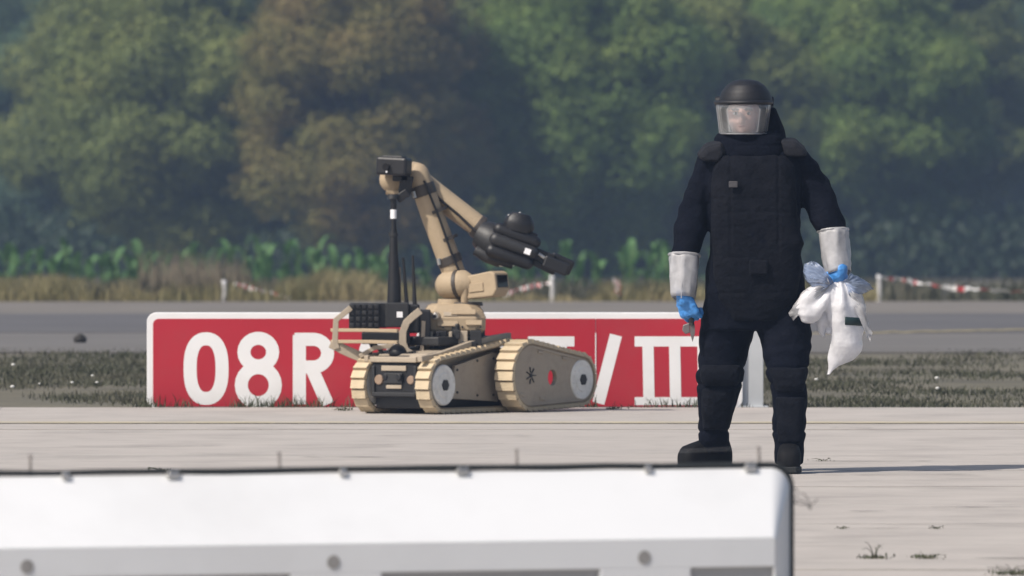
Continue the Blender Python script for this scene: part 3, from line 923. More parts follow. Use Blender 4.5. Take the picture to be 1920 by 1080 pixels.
for a, b in (((764, 572), (757, 482)), ((779, 572), (775, 478))):
    mb = MB(); mb.tube([q(*a, -.14), q((a[0] + b[0]) / 2, (a[1] + b[1]) / 2, -.14), q(*b, -.14)], [.013, .010, .007], 8); vb(mb, 'aerial', 'robot_black', 0, True)
mb = MB(); mb.tube([q(752, 575, -.10), q(751, 500, -.10)], .005, 8); vb(mb, 'aerial', 'tan_plate', 0, True)

# arm: shoulder, upper link, elbow, forearm
mb = MB(); mb.capsule(q(843, 534, -.02), q(856, 533, -.05), 0.082, 0.082, 24); mb.cyl(q(846, 560, -.02), q(846, 575, -.02), 0.075, 0.085)
vb(mb, 'shoulder', 'tan', 0, True)
mb = MB(); mb.tube([q(858, 533, -.055), q(865, 532, -.065)], .087, 28); vb(mb, 'joint_ring', 'collar_brown', 0.003, True)
mb = MB(); mb.tube([q(864, 532, -.065), q(872, 531, -.075), q(885, 533, -.085)], [.082, .078, .055], 24); vb(mb, 'shoulder_cap', 'tan', 0, True)
mb = MB(); mb.tube([q(874, 540, -.11), q(872, 566, -.10)], [.028, .022], 10); vb(mb, 'strut', 'tan', 0, True)
mb = MB(); mb.tube([q(873, 566, -.02), q(873, 573, -.02)], [.10, .105], 20); vb(mb, 'turntable', 'collar_brown', 0.003, True)
mb = MB(); mb.tube([q(852, 512, 0), q(836, 468, 0), q(812, 405, 0), q(794, 352, 0)], [.066, .068, .066, .066], 24); vb(mb, 'upper_link', 'tan', 0, True)
mb = MB(); mb.tube([q(847, 495, 0), q(841, 480, 0)], .074, 24); c1 = vb(mb, 'link_collar', 'collar_brown', 0.003, True)
mb = MB(); mb.tube([q(825, 496, -.05), q(823, 484, -.05)], .012, 8); vb(mb, 'latch', 'steel', 0, True, c1)
mb = MB(); mb.tube([q(798, 366, 0), q(791, 346, 0)], .073, 24); c2 = vb(mb, 'link_collar', 'collar_brown', 0.003, True)
mb = MB(); mb.tube([q(779, 370, -.05), q(776, 358, -.05)], .012, 8); vb(mb, 'latch', 'steel', 0, True, c2)
mb = MB(); mb.tube([q(793, 352, 0), q(788, 336, 0), q(784, 322, 0), q(781, 312, 0), q(779, 306, 0)], [.066, .066, .062, .046, .02], 24); vb(mb, 'elbow_housing', 'tan', 0, True)
mb = MB(); mb.capsule(q(737, 336, .02), q(776, 325, .02), 0.078, 0.070, 24); vb(mb, 'elbow_barrel', 'tan', 0, True)
mb = MB(); mb.tube([q(733, 352, .02), q(748, 363, .0), q(764, 360, -.02)], [.045, .035, .03], 14); vb(mb, 'elbow_web', 'tan', 0, True)
mb = MB(); mb.tube([q(786, 335, .085), q(810, 356, .085), q(850, 388, .075), q(898, 424, .06)], [.060, .064, .066, .064], 24); vb(mb, 'forearm', 'tan', 0, True)
mb = MB(); mb.tube([q(862, 508, -.075), q(846, 470, -.078), q(826, 412, -.074), q(806, 362, -.078), q(796, 338, -.07)], .007, 8); vb(mb, 'arm_cable', 'robot_black', 0, True)
mb = MB(); mb.tube([q(800, 345, .02), q(824, 372, .015), q(860, 402, .005), q(900, 440, -.02), q(925, 452, -.05)], .008, 8); vb(mb, 'arm_cable', 'robot_black', 0, True)
for px_, py_ in ((838, 448), (818, 396)):
    mb = MB(); mb.tube([q(px_ - 1.2, py_ - 3, 0), q(px_ + 1.2, py_ + 3, 0)], .0695, 24); vb(mb, 'cable_tie', 'collar_brown', 0, True)
mb = MB(); mb.box(q(846, 588, -.168), (26 * U, .012, 8 * U), Matrix.Rotation(R(-20), 3, 'X')); vb(mb, 'maker_plate', 'tan_plate', 0.001)
# camera head on the elbow
Rc = Matrix.Rotation(R(3), 3, 'Y') @ Matrix.Rotation(R(-18), 3, 'Z')
mb = MB(); mb.box(q(740, 311, -.13), (60 * U, .12, 34 * U), Rc); ch = vb(mb, 'camera_head', 'robot_black', 0.014)
mb = MB(); mb.box(q(741, 294, -.13), (40 * U, .09, 5 * U), Rc); vb(mb, 'head_cover', 'robot_dark', 0.004, False, ch)
mb = MB(); mb.tube([q(726, 312, -.185), q(724, 312, -.205)], .020, 16); vb(mb, 'lens', 'glass_black', 0, True, ch)
mb = MB(); mb.tube([q(726, 321, -.19), q(726, 321, -.203)], .006, 8); vb(mb, 'indicator', 'sticker_white', 0, True, ch)
mb = MB(); mb.box(q(762, 345, -.10), (24 * U, .06, 34 * U), Matrix.Rotation(R(10), 3, 'Y')); mb.box(q(756, 366, -.12), (26 * U, .05, 16 * U), Matrix.Rotation(R(-35), 3, 'Y')); mb.box(q(752, 332, -.10), (30 * U, .06, 14 * U))
vb(mb, 'head_bracket', 'robot_black', 0.006)
# tan camera box in front of the shoulder
Rb = Matrix.Rotation(R(-32), 3, 'Z') @ Matrix.Rotation(R(-6), 3, 'Y')
bxc = q(912, 534, -.10)
mb = MB()
sh = [(-.105, -.070), (.085, -.072), (.115, -.035), (.112, .060), (.085, .075), (-.085, .062), (-.108, .02)]
Mb = Matrix.Translation(bxc) @ Rb.to_4x4() @ Matrix(((1, 0, 0, 0), (0, 0, 1, -.075), (0, 1, 0, 0), (0, 0, 0, 1)))
mb.prism(sh, Mb, .15)
cb_ = vb(mb, 'camera_box', 'tan', 0.008)
mb = MB(); mb.box(bxc + Rb @ Vector((.112, 0, .012)), (.012, .11, .072), Rb); vb(mb, 'lens_window', 'glass_black', 0.003, False, cb_)
mb = MB(); mb.box(bxc + Rb @ Vector((-.02, -.078, -.01)), (.10, .008, .05), Rb); vb(mb, 'cover_plate', 'tan', 0.002, False, cb_)

# gripper
Rg = Matrix.Rotation(R(20), 3, 'Y')
def g_(a, b, w=0.0):                      # along / across the gripper axis from the wrist, units of the drawing
    c, s_ = math.cos(R(20)), math.sin(R(20))
    return q(895 + a * c - b * s_ * -1 * -1, 437 + a * s_ - b * c, w) if False else q(895 + a * c + b * s_, 437 + a * s_ - b * c, w)
mb = MB(); mb.tube([q(893, 421, .06), q(902, 428, .06)], [.070, .074], 20); vb(mb, 'wrist_ring', 'collar_brown', 0.003, True)
mb = MB(); mb.tube([g_(4, 2, .04), g_(18, 0, .03), g_(40, -4, .0), g_(52, -5, .0)], [.080, .096, .105, .10], 20); vb(mb, 'wrist', 'robot_dark', 0, True)
mb = MB(); mb.tube([g_(8, -30, -.02), g_(34, -33, -.03), g_(60, -33, -.03)], [.030, .042, .04], 14); vb(mb, 'wrist_motor', 'wheel_grey' if False else 'robot_dark', 0, True)
mb = MB(); mb.box(g_(72, 0, 0), (88 * U, .16, 58 * U), Rg); gb = vb(mb, 'gripper_body', 'robot_black', 0.018)
for b_, w_, r_ in ((22, -.07, .040), (2, -.085, .042), (-20, -.075, .042)):
    mb = MB(); mb.capsule(g_(38, b_, w_), g_(108, b_, w_), r_, r_ * .9, 14); vb(mb, 'actuator', 'robot_black' if b_ != 2 else 'robot_dark', 0, True, gb)
mb = MB(); mb.box(g_(101, 1, -.127), (12 * U, .004, 11 * U), Rg); vb(mb, 'sticker', 'sticker_white', 0, False, gb)
mb = MB(); mb.rows([(-.045, -.075, .075, 0, .07), (-.01, -.085, .085, 0, .08), (.02, -.078, .075, 0, .07), (.045, -.05, .05, 0, .05)], 16, 3)
gc = mb.build('gripper_camera', 'robot_black', ROB, 0.006, True, V @ Matrix.Translation(q(975, 417, -.03)) @ Matrix.Rotation(R(14), 4, 'Y') @ Matrix.Diagonal((1.08, 1.1, 1.25, 1)))
mb = MB(); mb.box(q(966, 403, -.055), (26 * U, .04, 8 * U), Matrix.Rotation(R(-12), 3, 'Y')); vb(mb, 'camera_cover', 'steel', 0.004, False, gc)
mb = MB(); mb.box(g_(84, 28, -.02), (50 * U, .10, 20 * U), Rg); vb(mb, 'camera_mount', 'robot_black', 0.006)
mb = MB(); mb.box(g_(128, 2, -.02), (50 * U, .07, 22 * U), Rg); vb(mb, 'jaw_arm', 'robot_black', 0.008)
mb = MB(); mb.box(g_(132, -16, .0), (62 * U, .05, 12 * U), Matrix.Rotation(R(26), 3, 'Y')); vb(mb, 'jaw_arm', 'robot_dark', 0.006)
mb = MB(); mb.tube([g_(122, 4, -.06), g_(150, -4, -.06)], .010, 8); vb(mb, 'jaw_rod', 'steel', 0, True)
mb = MB(); mb.box(g_(168, 0, .02), (46 * U, .06, 30 * U), Matrix.Rotation(R(24), 3, 'Y')); vb(mb, 'jaw_finger', 'robot_black', 0.014)
mb = MB(); mb.box(g_(160, -6, -.06), (50 * U, .05, 24 * U), Matrix.Rotation(R(22), 3, 'Y')); vb(mb, 'jaw_finger', 'robot_black', 0.012)
mb = MB(); mb.tube([g_(36, -36, -.05), g_(84, -32, -.05)], [.020, .028], 10); vb(mb, 'drive_tube', 'robot_black', 0, True)
mb = MB(); mb.tube([q(905, 470, -.03), q(915, 488, -.02), q(940, 496, .0), q(965, 495, .0)], .012, 8); vb(mb, 'cable', 'wheel_grey', 0, True)

# ------------------------------------------------------------------ person in the padded suit
PX0, PY0 = (1410 - 960) / 390.0, 60.0
PER = thing('person', 'person in black padded protective suit and helmet with clear visor walking on the concrete', 'person', (PX0, PY0, 0.0))
k9 = 1 / 390.0
def pu(px): return (px - 1410) * k9
def pv(py): return (885 - py) * k9
def prow(rows): return [(pv(y), pu(a), pu(b), c, d) for y, a, b, c, d in rows]

mb = MB()
mb.rows(prow([(262, 1372, 1446, .02, .09), (274, 1340, 1476, .02, .13), (288, 1320, 1498, .02, .16), (312, 1318, 1506, .0, .185), (350, 1324, 1504, -.02, .20), (400, 1330, 1500, -.03, .205),
              (450, 1331, 1499, -.03, .205), (500, 1326, 1507, -.02, .205), (550, 1319, 1513, -.01, .20), (590, 1313, 1517, .0, .19), (618, 1312, 1518, .0, .17)]))
mb.rows(prow([(580, 1313, 1416, .02, .14), (618, 1311, 1414, .03, .145), (645, 1310, 1408, .035, .14), (680, 1308, 1398, .03, .13), (705, 1305, 1393, .02, .13), (722, 1309, 1390, .03, .12), (760, 1309, 1381, .06, .115),
              (800, 1310, 1372, .10, .108), (830, 1311, 1367, .12, .10), (852, 1316, 1360, .14, .085)]))
mb.rows(prow([(580, 1414, 1518, -.02, .14), (618, 1418, 1519, -.05, .145), (645, 1426, 1519, -.08, .14), (680, 1434, 1516, -.12, .13), (710, 1440, 1513, -.15, .13), (740, 1445, 1513, -.16, .122), (770, 1448, 1511, -.17, .115),
              (810, 1449, 1510, -.18, .108), (845, 1449, 1508, -.18, .104), (868, 1453, 1505, -.18, .09)]))
mb.rows(prow([(278, 1322, 1362, .02, .07), (292, 1308, 1350, .02, .085), (315, 1300, 1342, .01, .092), (345, 1289, 1337, .0, .092), (375, 1279, 1331, -.01, .09), (405, 1271, 1328, -.03, .09), (435, 1264, 1325, -.05, .088), (474, 1258, 1314, -.075, .075), (490, 1264, 1302, -.09, .05), (540, 1268, 1300, -.12, .045), (566, 1270, 1296, -.13, .035)]), 20)
mb.rows(prow([(276, 1462, 1498, .02, .07), (290, 1470, 1516, .02, .085), (310, 1482, 1533, .01, .092), (335, 1492, 1550, .0, .092), (362, 1500, 1563, -.02, .092), (390, 1508, 1574, -.05, .09), (415, 1518, 1582, -.08, .088), (432, 1531, 1586, -.10, .078), (446, 1542, 1581, -.12, .054), (500, 1556, 1586, -.15, .045), (522, 1560, 1584, -.16, .035)]), 20)
# neck and head
mb.rows(prow([(290, 1368, 1440, .02, .07), (262, 1374, 1426, .0, .065), (250, 1374, 1420, -.015, .07), (243, 1371, 1417, -.02, .085), (232, 1367, 1420, -.01, .098), (215, 1364, 1426, .0, .103), (200, 1363, 1428, .005, .105), (182, 1366, 1428, .01, .10), (168, 1374, 1420, .015, .085), (160, 1384, 1410, .02, .06)]), 28, 2.1)
mb.ell((pu(1389), -.108, pv(224)), (.014, .020, .026))          # nose
mb.ell((pu(1389), -.098, pv(212)), (.010, .016, .030))
mb.ell((pu(1392), -.085, pv(205)), (.055, .022, .014))          # brow
mb.ell((pu(1391), -.088, pv(245)), (.024, .020, .016))          # chin
body = fused(mb, 0.0085, 5)
def quilt(p):
    v = Vector(p)
    d = 0.014 * mnoise.noise(v * 6.0) + 0.007 * mnoise.noise(v * 15.0 + Vector((4, 4, 4)))
    z = p[2]
    if z > 1.60: return 0.0
    # bunched cloth on the limbs
    limb = 1.0 if z < 0.62 or abs(p[0] - 0.0) > 0.25 else 0.35
    d += limb * 0.0035 * math.sin(z * 58 + 7.0 * mnoise.noise(v * 4.0)) * (0.4 + 0.6 * abs(mnoise.noise(v * 3.0 + Vector((5, 1, 2)))) * 2)
    for zc in (pv(690), pv(718), pv(808)):
        d -= 0.008 * math.exp(-((z - zc - 0.02 * p[0]) / 0.008) ** 2) if z < 0.62 else 0
    return d
wrinkle(body, quilt)
body.materials.append(MATS['suit']); body.materials.append(MATS['skin'])
zs = pv(264)
for pl_ in body.polygons:
    c = pl_.center
    if c.z > zs and pu(1350) < c.x < pu(1440) and c.y < .2: pl_.material_index = 1
body_ob = link('body', body, PER, 0, 2)

def part_rows(name, rows, m_, n=28, p=2.4, amp=0.0, freq=9, bevel=0.0, parent=None, fuse=0.0):
    mb = MB(); mb.rows(prow(rows), n, p)
    if fuse:
        me = fused(mb, fuse, 4)
        if amp: wrinkle(me, lambda v: amp * mnoise.noise(Vector(v) * freq) + amp * .5 * mnoise.noise(Vector(v) * freq * 2.7))
        me.materials.append(MATS[m_])
        return link(name, me, parent or PER, 0, 2)
    return mb.build(name, m_, parent or PER, bevel, True)
# vest: a thick front panel with horizontal quilting and a flared hem
mb = MB()
mb.rows(prow([(292, 1352, 1470, -.11, .085), (312, 1338, 1488, -.12, .095), (350, 1332, 1492, -.125, .105), (400, 1333, 1494, -.13, .11), (440, 1333, 1500, -.13, .112), (456, 1333, 1507, -.13, .112), (470, 1336, 1500, -.13, .11), (520, 1338, 1500, -.125, .108), (560, 1346, 1490, -.12, .10), (600, 1372, 1462, -.11, .085)]), 40, 3.2)
vest = fused(mb, 0.0085, 4)
def vq(p):
    v = Vector(p); d = 0.006 * mnoise.noise(v * 9) + 0.003 * mnoise.noise(v * 25)
    for py in (372, 398, 424, 450, 478, 515, 548): d -= 0.0045 * (0.5 + mnoise.noise(v * 5 + Vector((py, 0, 0)))) * math.exp(-((p[2] - pv(py) + .014 * mnoise.noise(v * 6)) / 0.006) ** 2)
    for px in (1368, 1458): d -= 0.006 * math.exp(-((p[0] - pu(px)) / 0.005) ** 2) if p[2] > pv(470) else 0
    return d
wrinkle(vest, vq); vest.materials.append(MATS['suit_pad'])
vest_ob = link('vest', vest, PER, 0, 2)
mb = MB(); mb.box((pu(1373), -.246, pv(345)), (.042, .012, .030)); mb.build('chest_patch', 'patch_grey', vest_ob, .003)
mb = MB(); mb.box((pu(1420), -.250, pv(500)), (.09, .02, .07)); mb.build('pouch', 'suit_pad', vest_ob, .008)
# shoulder flaps
for pts, y_ in ((((1306, 292), (1322, 272), (1352, 264), (1362, 284), (1350, 302), (1318, 300)), 1), (((1462, 262), (1490, 262), (1508, 278), (1514, 290), (1494, 292), (1470, 290)), 1)):
    mb = MB(); c = (sum(p[0] for p in pts) / len(pts), sum(p[1] for p in pts) / len(pts))
    for dy, sc in ((-.145, .75), (-.12, .96), (.08, 1.0), (.16, .8)):
        pass
    vs = []
    for dy, sc, dz in ((-.165, .72, -.014), (-.135, .96, -.006), (-.02, 1.0, .010), (.10, 1.0, .004), (.17, .8, -.01)):
        vs += [(pu(c[0] + (p[0] - c[0]) * sc), dy, pv(c[1] + (p[1] - c[1]) * sc) + dz) for p in pts]
    m6 = len(pts)
    fs = [(i * m6 + k, i * m6 + (k + 1) % m6, (i + 1) * m6 + (k + 1) % m6, (i + 1) * m6 + k) for i in range(4) for k in range(m6)] + [tuple(reversed(range(m6))), tuple(4 * m6 + k for k in range(m6))]
    mb.add(vs, fs)
    mb.build('shoulder_pad', 'suit_shoulder', PER, .012, False, seg=3)
# stand-up collar, deeper at the back
mb = MB()
mb.rows(prow([(310, 1350, 1470, .0, .15), (290, 1338, 1480, .0, .165), (272, 1336, 1476, .005, .165), (258, 1340, 1472, .015, .155), (250, 1346, 1466, .03, .135)]), 36)
mb.rows(prow([(280, 1420, 1478, .06, .10), (255, 1424, 1474, .07, .11), (238, 1430, 1469, .08, .11), (220, 1436, 1462, .08, .11), (202, 1440, 1455, .09, .09)]), 20)
col_me = fused(mb, .008, 4)
wrinkle(col_me, lambda v: .007 * mnoise.noise(Vector(v) * 13) - .006 * math.exp(-((v[2] - pv(272)) / .004) ** 2))
col_me.materials.append(MATS['suit'])
link('collar', col_me, PER, 0, 2)
# shin guards and knee pads
part_rows('knee_pad', [(684, 1316, 1388, -.075, .05), (696, 1312, 1389, -.085, .055), (712, 1313, 1386, -.085, .055), (722, 1318, 1382, -.07, .05)], 'suit_pad', 24, 3, .004, 15, fuse=.008)
part_rows('shin_guard', [(728, 1316, 1380, -.04, .06), (745, 1314, 1380, -.03, .07), (780, 1315, 1372, .0, .065), (806, 1318, 1366, .03, .055)], 'suit_pad', 24, 3, .004, 15, fuse=.008)
part_rows('knee_pad', [(688, 1441, 1510, -.235, .05), (702, 1444, 1508, -.25, .055), (722, 1449, 1507, -.25, .055), (734, 1454, 1504, -.24, .05)], 'suit_pad', 24, 3, .004, 15, fuse=.008)
part_rows('shin_guard', [(742, 1452, 1508, -.24, .06), (762, 1453, 1507, -.24, .06), (800, 1454, 1505, -.25, .055), (828, 1457, 1503, -.25, .05)], 'suit_pad', 24, 3, .004, 15, fuse=.008)
# boots
def boot(ankle, toe, m_='boot'):
    a, t = Vector(ankle), Vector(toe)
    d = (t - a); d.z = 0; d.normalize(); sd = Vector((-d.y, d.x, 0))
    Lb = ((t - a).xy).length
    mb = MB()
    secs = [(-.09, .020, 0, .02, .07), (-.08, .036, 0, .0, .11), (-.05, .048, 0, .0, .17), (0.02, .052, 0, .0, .175), (Lb * .35, .052, 0, .0, .142), (Lb * .62, .058, 0, .0, .126), (Lb * .85, .054, 0, .0, .112), (Lb * .96, .040, 0, .008, .088), (Lb * 1.0, .018, 0, .025, .055)]
    vs = []; n = 18
    for s_, hw, _, zb, zt in secs:
        c = a + d * s_
        for k in range(n):
            an = 2 * math.pi * k / n; cc, ss = math.cos(an), math.sin(an)
            qq = (abs(cc) ** 3 + abs(ss) ** 3) ** (-1 / 3)
            vs.append((c.x + sd.x * hw * cc * qq, c.y + sd.y * hw * cc * qq, a.z + (zb + zt) / 2 + (zt - zb) / 2 * ss * qq))
    m = len(secs)
    fs = [(i * n + k, i * n + (k + 1) % n, (i + 1) * n + (k + 1) % n, (i + 1) * n + k) for i in range(m - 1) for k in range(n)] + [tuple(reversed(range(n))), tuple((m - 1) * n + k for k in range(n))]
    mb.add(vs, fs)
    bo = mb.build('boot', m_, PER, 0, 2)
    sb = MB()
    out = []
    for s_, hw in ((-.09, .034), (-.05, .05), (Lb * .35, .053), (Lb * .62, .060), (Lb * .85, .058), (Lb * 1.0, .035)): out.append((s_, hw))
    poly = [(a.x + d.x * s_ + sd.x * hw, a.y + d.y * s_ + sd.y * hw) for s_, hw in out] + [(a.x + d.x * s_ - sd.x * hw, a.y + d.y * s_ - sd.y * hw) for s_, hw in reversed(out)]
    sb.prism(poly, Matrix.Translation((0, 0, a.z - .006)), .03)
    sb.build('sole', 'black_rubber', bo, .004)
boot((pu(1342), .16, 0.012), (pu(1278), .02, 0.012))
boot((pu(1479), -.18, 0.012), (pu(1476), -.40, 0.012))

# helmet: dome with brim, rear shell, ear boss, visor
mb = MB()
mb.rows(prow([(149, 1386, 1408, .02, .04), (152, 1374, 1422, .02, .085), (160, 1362, 1434, .02, .12), (172, 1353, 1443, .02, .142), (184, 1349, 1448, .02, .15), (194, 1347, 1450, .02, .152)]), 40, 2.1)
mb.rows(prow([(196, 1349, 1450, .085, .088), (215, 1350, 1456, .10, .09), (240, 1350, 1466, .11, .09), (262, 1352, 1468, .11, .09)]), 32, 2.3)
hm = fused(mb, .006, 3)
hm.materials.append(MATS['helmet'])
hel = link('helmet', hm, PER, 0, 2)
mb = MB()
def visor_pt(t, py, out=0.0):           # t from -1 (image left) to 1
    l, r_ = np.interp(py, [190, 250], [1343, 1350]), np.interp(py, [190, 250], [1445, 1437])
    a = t * R(78)
    cx, hw = (l + r_) / 2, (r_ - l) / 2 / math.sin(R(78))
    return ((pu(cx) + hw * k9 * math.sin(a) * (1 + out)), .03 - (.195 + out * .15) * math.cos(a) * .98 - .01, pv(py))
NT = 24
pys = [191, 206, 221, 236, 247, 250.5]
vs = [visor_pt(-1 + 2 * i / NT, py) for py in pys for i in range(NT + 1)]
fs = [(j * (NT + 1) + i, j * (NT + 1) + i + 1, (j + 1) * (NT + 1) + i + 1, (j + 1) * (NT + 1) + i) for j in range(len(pys) - 1) for i in range(NT)]
mb.add(vs, fs)
vo = mb.build('visor', 'visor', hel, 0, True)
so = vo.modifiers.new('thick', 'SOLIDIFY'); so.thickness = 0.006; so.offset = 0
mb = MB(); mb.tube([visor_pt(-1 + 2 * i / NT, 250.5) for i in range(NT + 1)], .004, 6)
mb.tube([visor_pt(-1, py) for py in (192, 221, 250)], .0045, 6); mb.tube([visor_pt(1, py) for py in (192, 221, 250)], .0045, 6)
mb.build('visor_edge', 'milky_film', vo)
mb = MB(); mb.tube([visor_pt(-1 + 2 * i / NT, 192, .0) for i in range(NT + 1)], .013, 10, flat=.8)
mb.build('brim', 'helmet', hel, 0, True)
for px, yy in ((1446, .03), (1346, .03)):
    mb = MB(); s_ = 1 if px > 1400 else -1
    mb.tube([(pu(px) - s_ * .02, yy, pv(190)), (pu(px) + s_ * .012, yy, pv(190))], [.026, .022], 16, up=(0, 0, 1)); mb.build('visor_hinge', 'helmet', hel, .002, True)
# face details
for px in (1379, 1402):
    mb = MB(); mb.ell((pu(px), -.092, pv(213)), (.014, .009, .009), 12, 8); e_ = mb.build('eye', 'eye_white', PER, 0, True)
    mb = MB(); mb.ell((pu(px), -.0985, pv(213)), (.007, .005, .008), 10, 6); mb.build('pupil', 'helmet', e_, 0, True)
    mb = MB(); mb.tube([(pu(px - 7), -.098, pv(206)), (pu(px), -.106, pv(204)), (pu(px + 7), -.098, pv(206))], .0062, 6); mb.build('eyebrow', 'hair', PER, 0, True)
mb = MB(); mb.ell((pu(1391), -.101, pv(236)), (.022, .008, .006), 12, 8); mb.build('mouth', 'lip', PER, 0, True)

# forearm sleeves of milky plastic
def sleeve(path, rad, rim):
    mb = MB(); mb.tube(path, rad, 24, cap=False)
    me = mb.mesh('sleeve_cuff')
    for _ in range(1):
        bm = bmesh.new(); bm.from_mesh(me); bmesh.ops.subdivide_edges(bm, edges=bm.edges, cuts=2, use_grid_fill=True); bm.to_mesh(me); bm.free()
    wrinkle(me, lambda v: .011 * mnoise.noise(Vector((v[0] * 26, v[1] * 26, v[2] * 7))) + .006 * mnoise.noise(Vector((v[0] * 18, v[1] * 18, v[2] * 34))))
    me.materials.append(MATS['milky_film'])
    o = link('sleeve_cuff', me, PER, 0, 2)
    so = o.modifiers.new('thick', 'SOLIDIFY'); so.thickness = .002
    a, b = Vector(path[0]), Vector(path[1])
    m2 = MB(); n = 24
    d = (b - a).normalized(); sd = d.cross(Vector((0, 1, 0))).normalized(); bb = d.cross(sd)
    rp2 = [a + (sd * math.cos(2 * math.pi * k / n) + bb * math.sin(2 * math.pi * k / n)) * (rad[0] * (1 + .03 * math.sin(k * 2.3))) for k in range(n + 1)]
    m2.tube(rp2, .006, 6); m2.build('cuff_band', 'milky_film', o, 0, True)
    m3 = MB(); m3.tube([Vector(p) + Vector((rim * r_, -r_ * .98, 0)) for p, r_ in zip(path, rad)], .003, 5); m3.build('seam', 'milky_film', o, 0, True)
sleeve([(pu(1283), -.085, pv(478)), (pu(1282), -.095, pv(500)), (pu(1281), -.11, pv(530)), (pu(1280), -.125, pv(558))], [.074, .071, .067, .058], -.15)
sleeve([(pu(1561), -.115, pv(432)), (pu(1563), -.125, pv(455)), (pu(1568), -.14, pv(490)), (pu(1572), -.155, pv(512))], [.072, .071, .068, .062], .05)

# gloved hands
def hand(name, origin, M, curl, thumb):
    """palm along local -z (fingers down), back of the hand towards local -y; fingers curl towards +y"""
    mb = MB()
    def T(p): return Vector(origin) + M @ (Vector(p) * 1.14)
    mb.capsule(T((0, 0, .012)), T((0, 0, -.012)), .034, .037, 14)
    for i, x in enumerate((-.030, -.010, .010, .030)):
        mb.capsule(T((x * .7, 0, -.015)), T((x, 0, -.075)), .021, .018, 12)
    Lf = (.040, .046, .044, .034)
    for i, x in enumerate((-.031, -.0105, .0105, .031)):
        p = Vector((x, 0, -.078)); a = curl[0]
        for j, (f, r_) in enumerate(((1.0, .0125), (.72, .0115), (.55, .0105))):
            qn = p + Vector((0, math.sin(a), -math.cos(a))) * Lf[i] * f
            mb.capsule(T(p), T(qn), r_, r_ * .95, 10)
            p = qn; a += curl[1]
    p0, p1, p2, p3 = thumb
    mb.capsule(T(p0), T(p1), .015, .0125, 10); mb.capsule(T(p1), T(p2), .0122, .0112, 10); mb.capsule(T(p2), T(p3), .011, .0095, 10)
    me = fused(mb, .0036, 3)
    wrinkle(me, lambda v: .0022 * mnoise.noise(Vector(v) * 60))
    me.materials.append(MATS['glove_blue'])
    return link(name, me, PER, 0, 2)
# image-left hand hangs, fingers round the tool handle
hand('gloved_hand', (pu(1281), -.135, pv(556)), Matrix.Rotation(R(-16), 3, 'Y') @ Matrix.Rotation(R(-25), 3, 'Z') @ Matrix.Rotation(R(10), 3, 'X'), (.75, 1.05),
     ((-.02, .005, -.005), (-.046, .022, -.035), (-.040, .046, -.065), (-.022, .058, -.085)))
# image-right hand grips the neck of the bag
hand('gloved_hand', (pu(1573), -.185, pv(509)), Matrix.Rotation(R(12), 3, 'Y') @ Matrix.Rotation(R(12), 3, 'Z') @ Matrix.Rotation(R(20), 3, 'X'), (.85, 1.1),
     ((-.02, .005, -.005), (-.050, .012, -.030), (-.052, .034, -.060), (-.034, .054, -.078)))

# hand tool
tool = thing('hand_tool', 'small dark hand tool with grey blade held in the blue glove beside the sign', 'tool', (PX0 + pu(1295), PY0 - .100, pv(590)))
mb = MB(); mb.tube([(-.018, 0, .055), (-.006, 0, .02), (0, 0, -.015), (.006, 0, -.05)], [.013, .015, .013, .011], 12); mb.build('handle', 'tool_dark', tool, 0, True)
mb = MB(); mb.prism([(-.004, -.045), (.018, -.045), (.020, -.085), (.008, -.13), (-.004, -.09)], atf(.003), .006); mb.build('blade', 'tool_blade', tool, .001)
mb = MB(); mb.prism([(-.038, -.048), (-.006, -.036), (-.004, -.085), (-.026, -.092), (-.042, -.075)], atf(.010), .016); mb.build('guard', 'tool_blade', tool, .004)

# bag
bag = thing('plastic_bag', 'crumpled white plastic bag with dark strip hanging from the blue glove', 'bag', (PX0 + pu(1570), PY0 - .165, pv(530)))
bo_ = Vector((pu(1570), 0, pv(530)))
def brow(rows): return [(pv(y) - bo_.z, pu(a) - bo_.x, pu(b) - bo_.x, c, d) for y, a, b, c, d in rows]
mb = MB()
mb.rows(brow([(516, 1562, 1584, .01, .025), (528, 1556, 1592, .0, .035), (545, 1548, 1604, -.01, .05), (572, 1543, 1612, -.015, .065), (600, 1545, 1617, -.01, .06), (620, 1551, 1623, .0, .055), (645, 1550, 1616, .005, .05), (668, 1548, 1597, .005, .035), (685, 1547, 1575, .0, .024), (703, 1546, 1556, .0, .014)]), 26, 1.9)
mb.rows(brow([(530, 1535, 1566, -.01, .025), (545, 1514, 1562, -.02, .035), (560, 1500, 1558, -.03, .042), (576, 1488, 1550, -.035, .045), (590, 1489, 1538, -.035, .04), (602, 1500, 1522, -.03, .022)]), 22, 1.9)
mb.rows(brow([(575, 1536, 1560, .03, .03), (600, 1532, 1556, .03, .03), (622, 1533, 1552, .03, .02), (634, 1540, 1550, .03, .012)]), 16, 1.9)
bme = fused(mb, .0042, 10)
def crumple(v):
    p = Vector(v)
    th = math.atan2(p.x - .0, .06 - p.z); r_ = min(1.0, math.hypot(p.x, p.z - .06) / .16)
    f = math.sin(th * 11 + 2.2 * mnoise.noise(p * 7)) * .0115 * r_
    return f + .014 * mnoise.noise(p * 8 + Vector((2, 0, 0))) + .004 * mnoise.noise(p * 21)
wrinkle(bme, crumple); bme.materials.append(MATS['bag_white'])
link('bag_body', bme, bag, 0, 2)
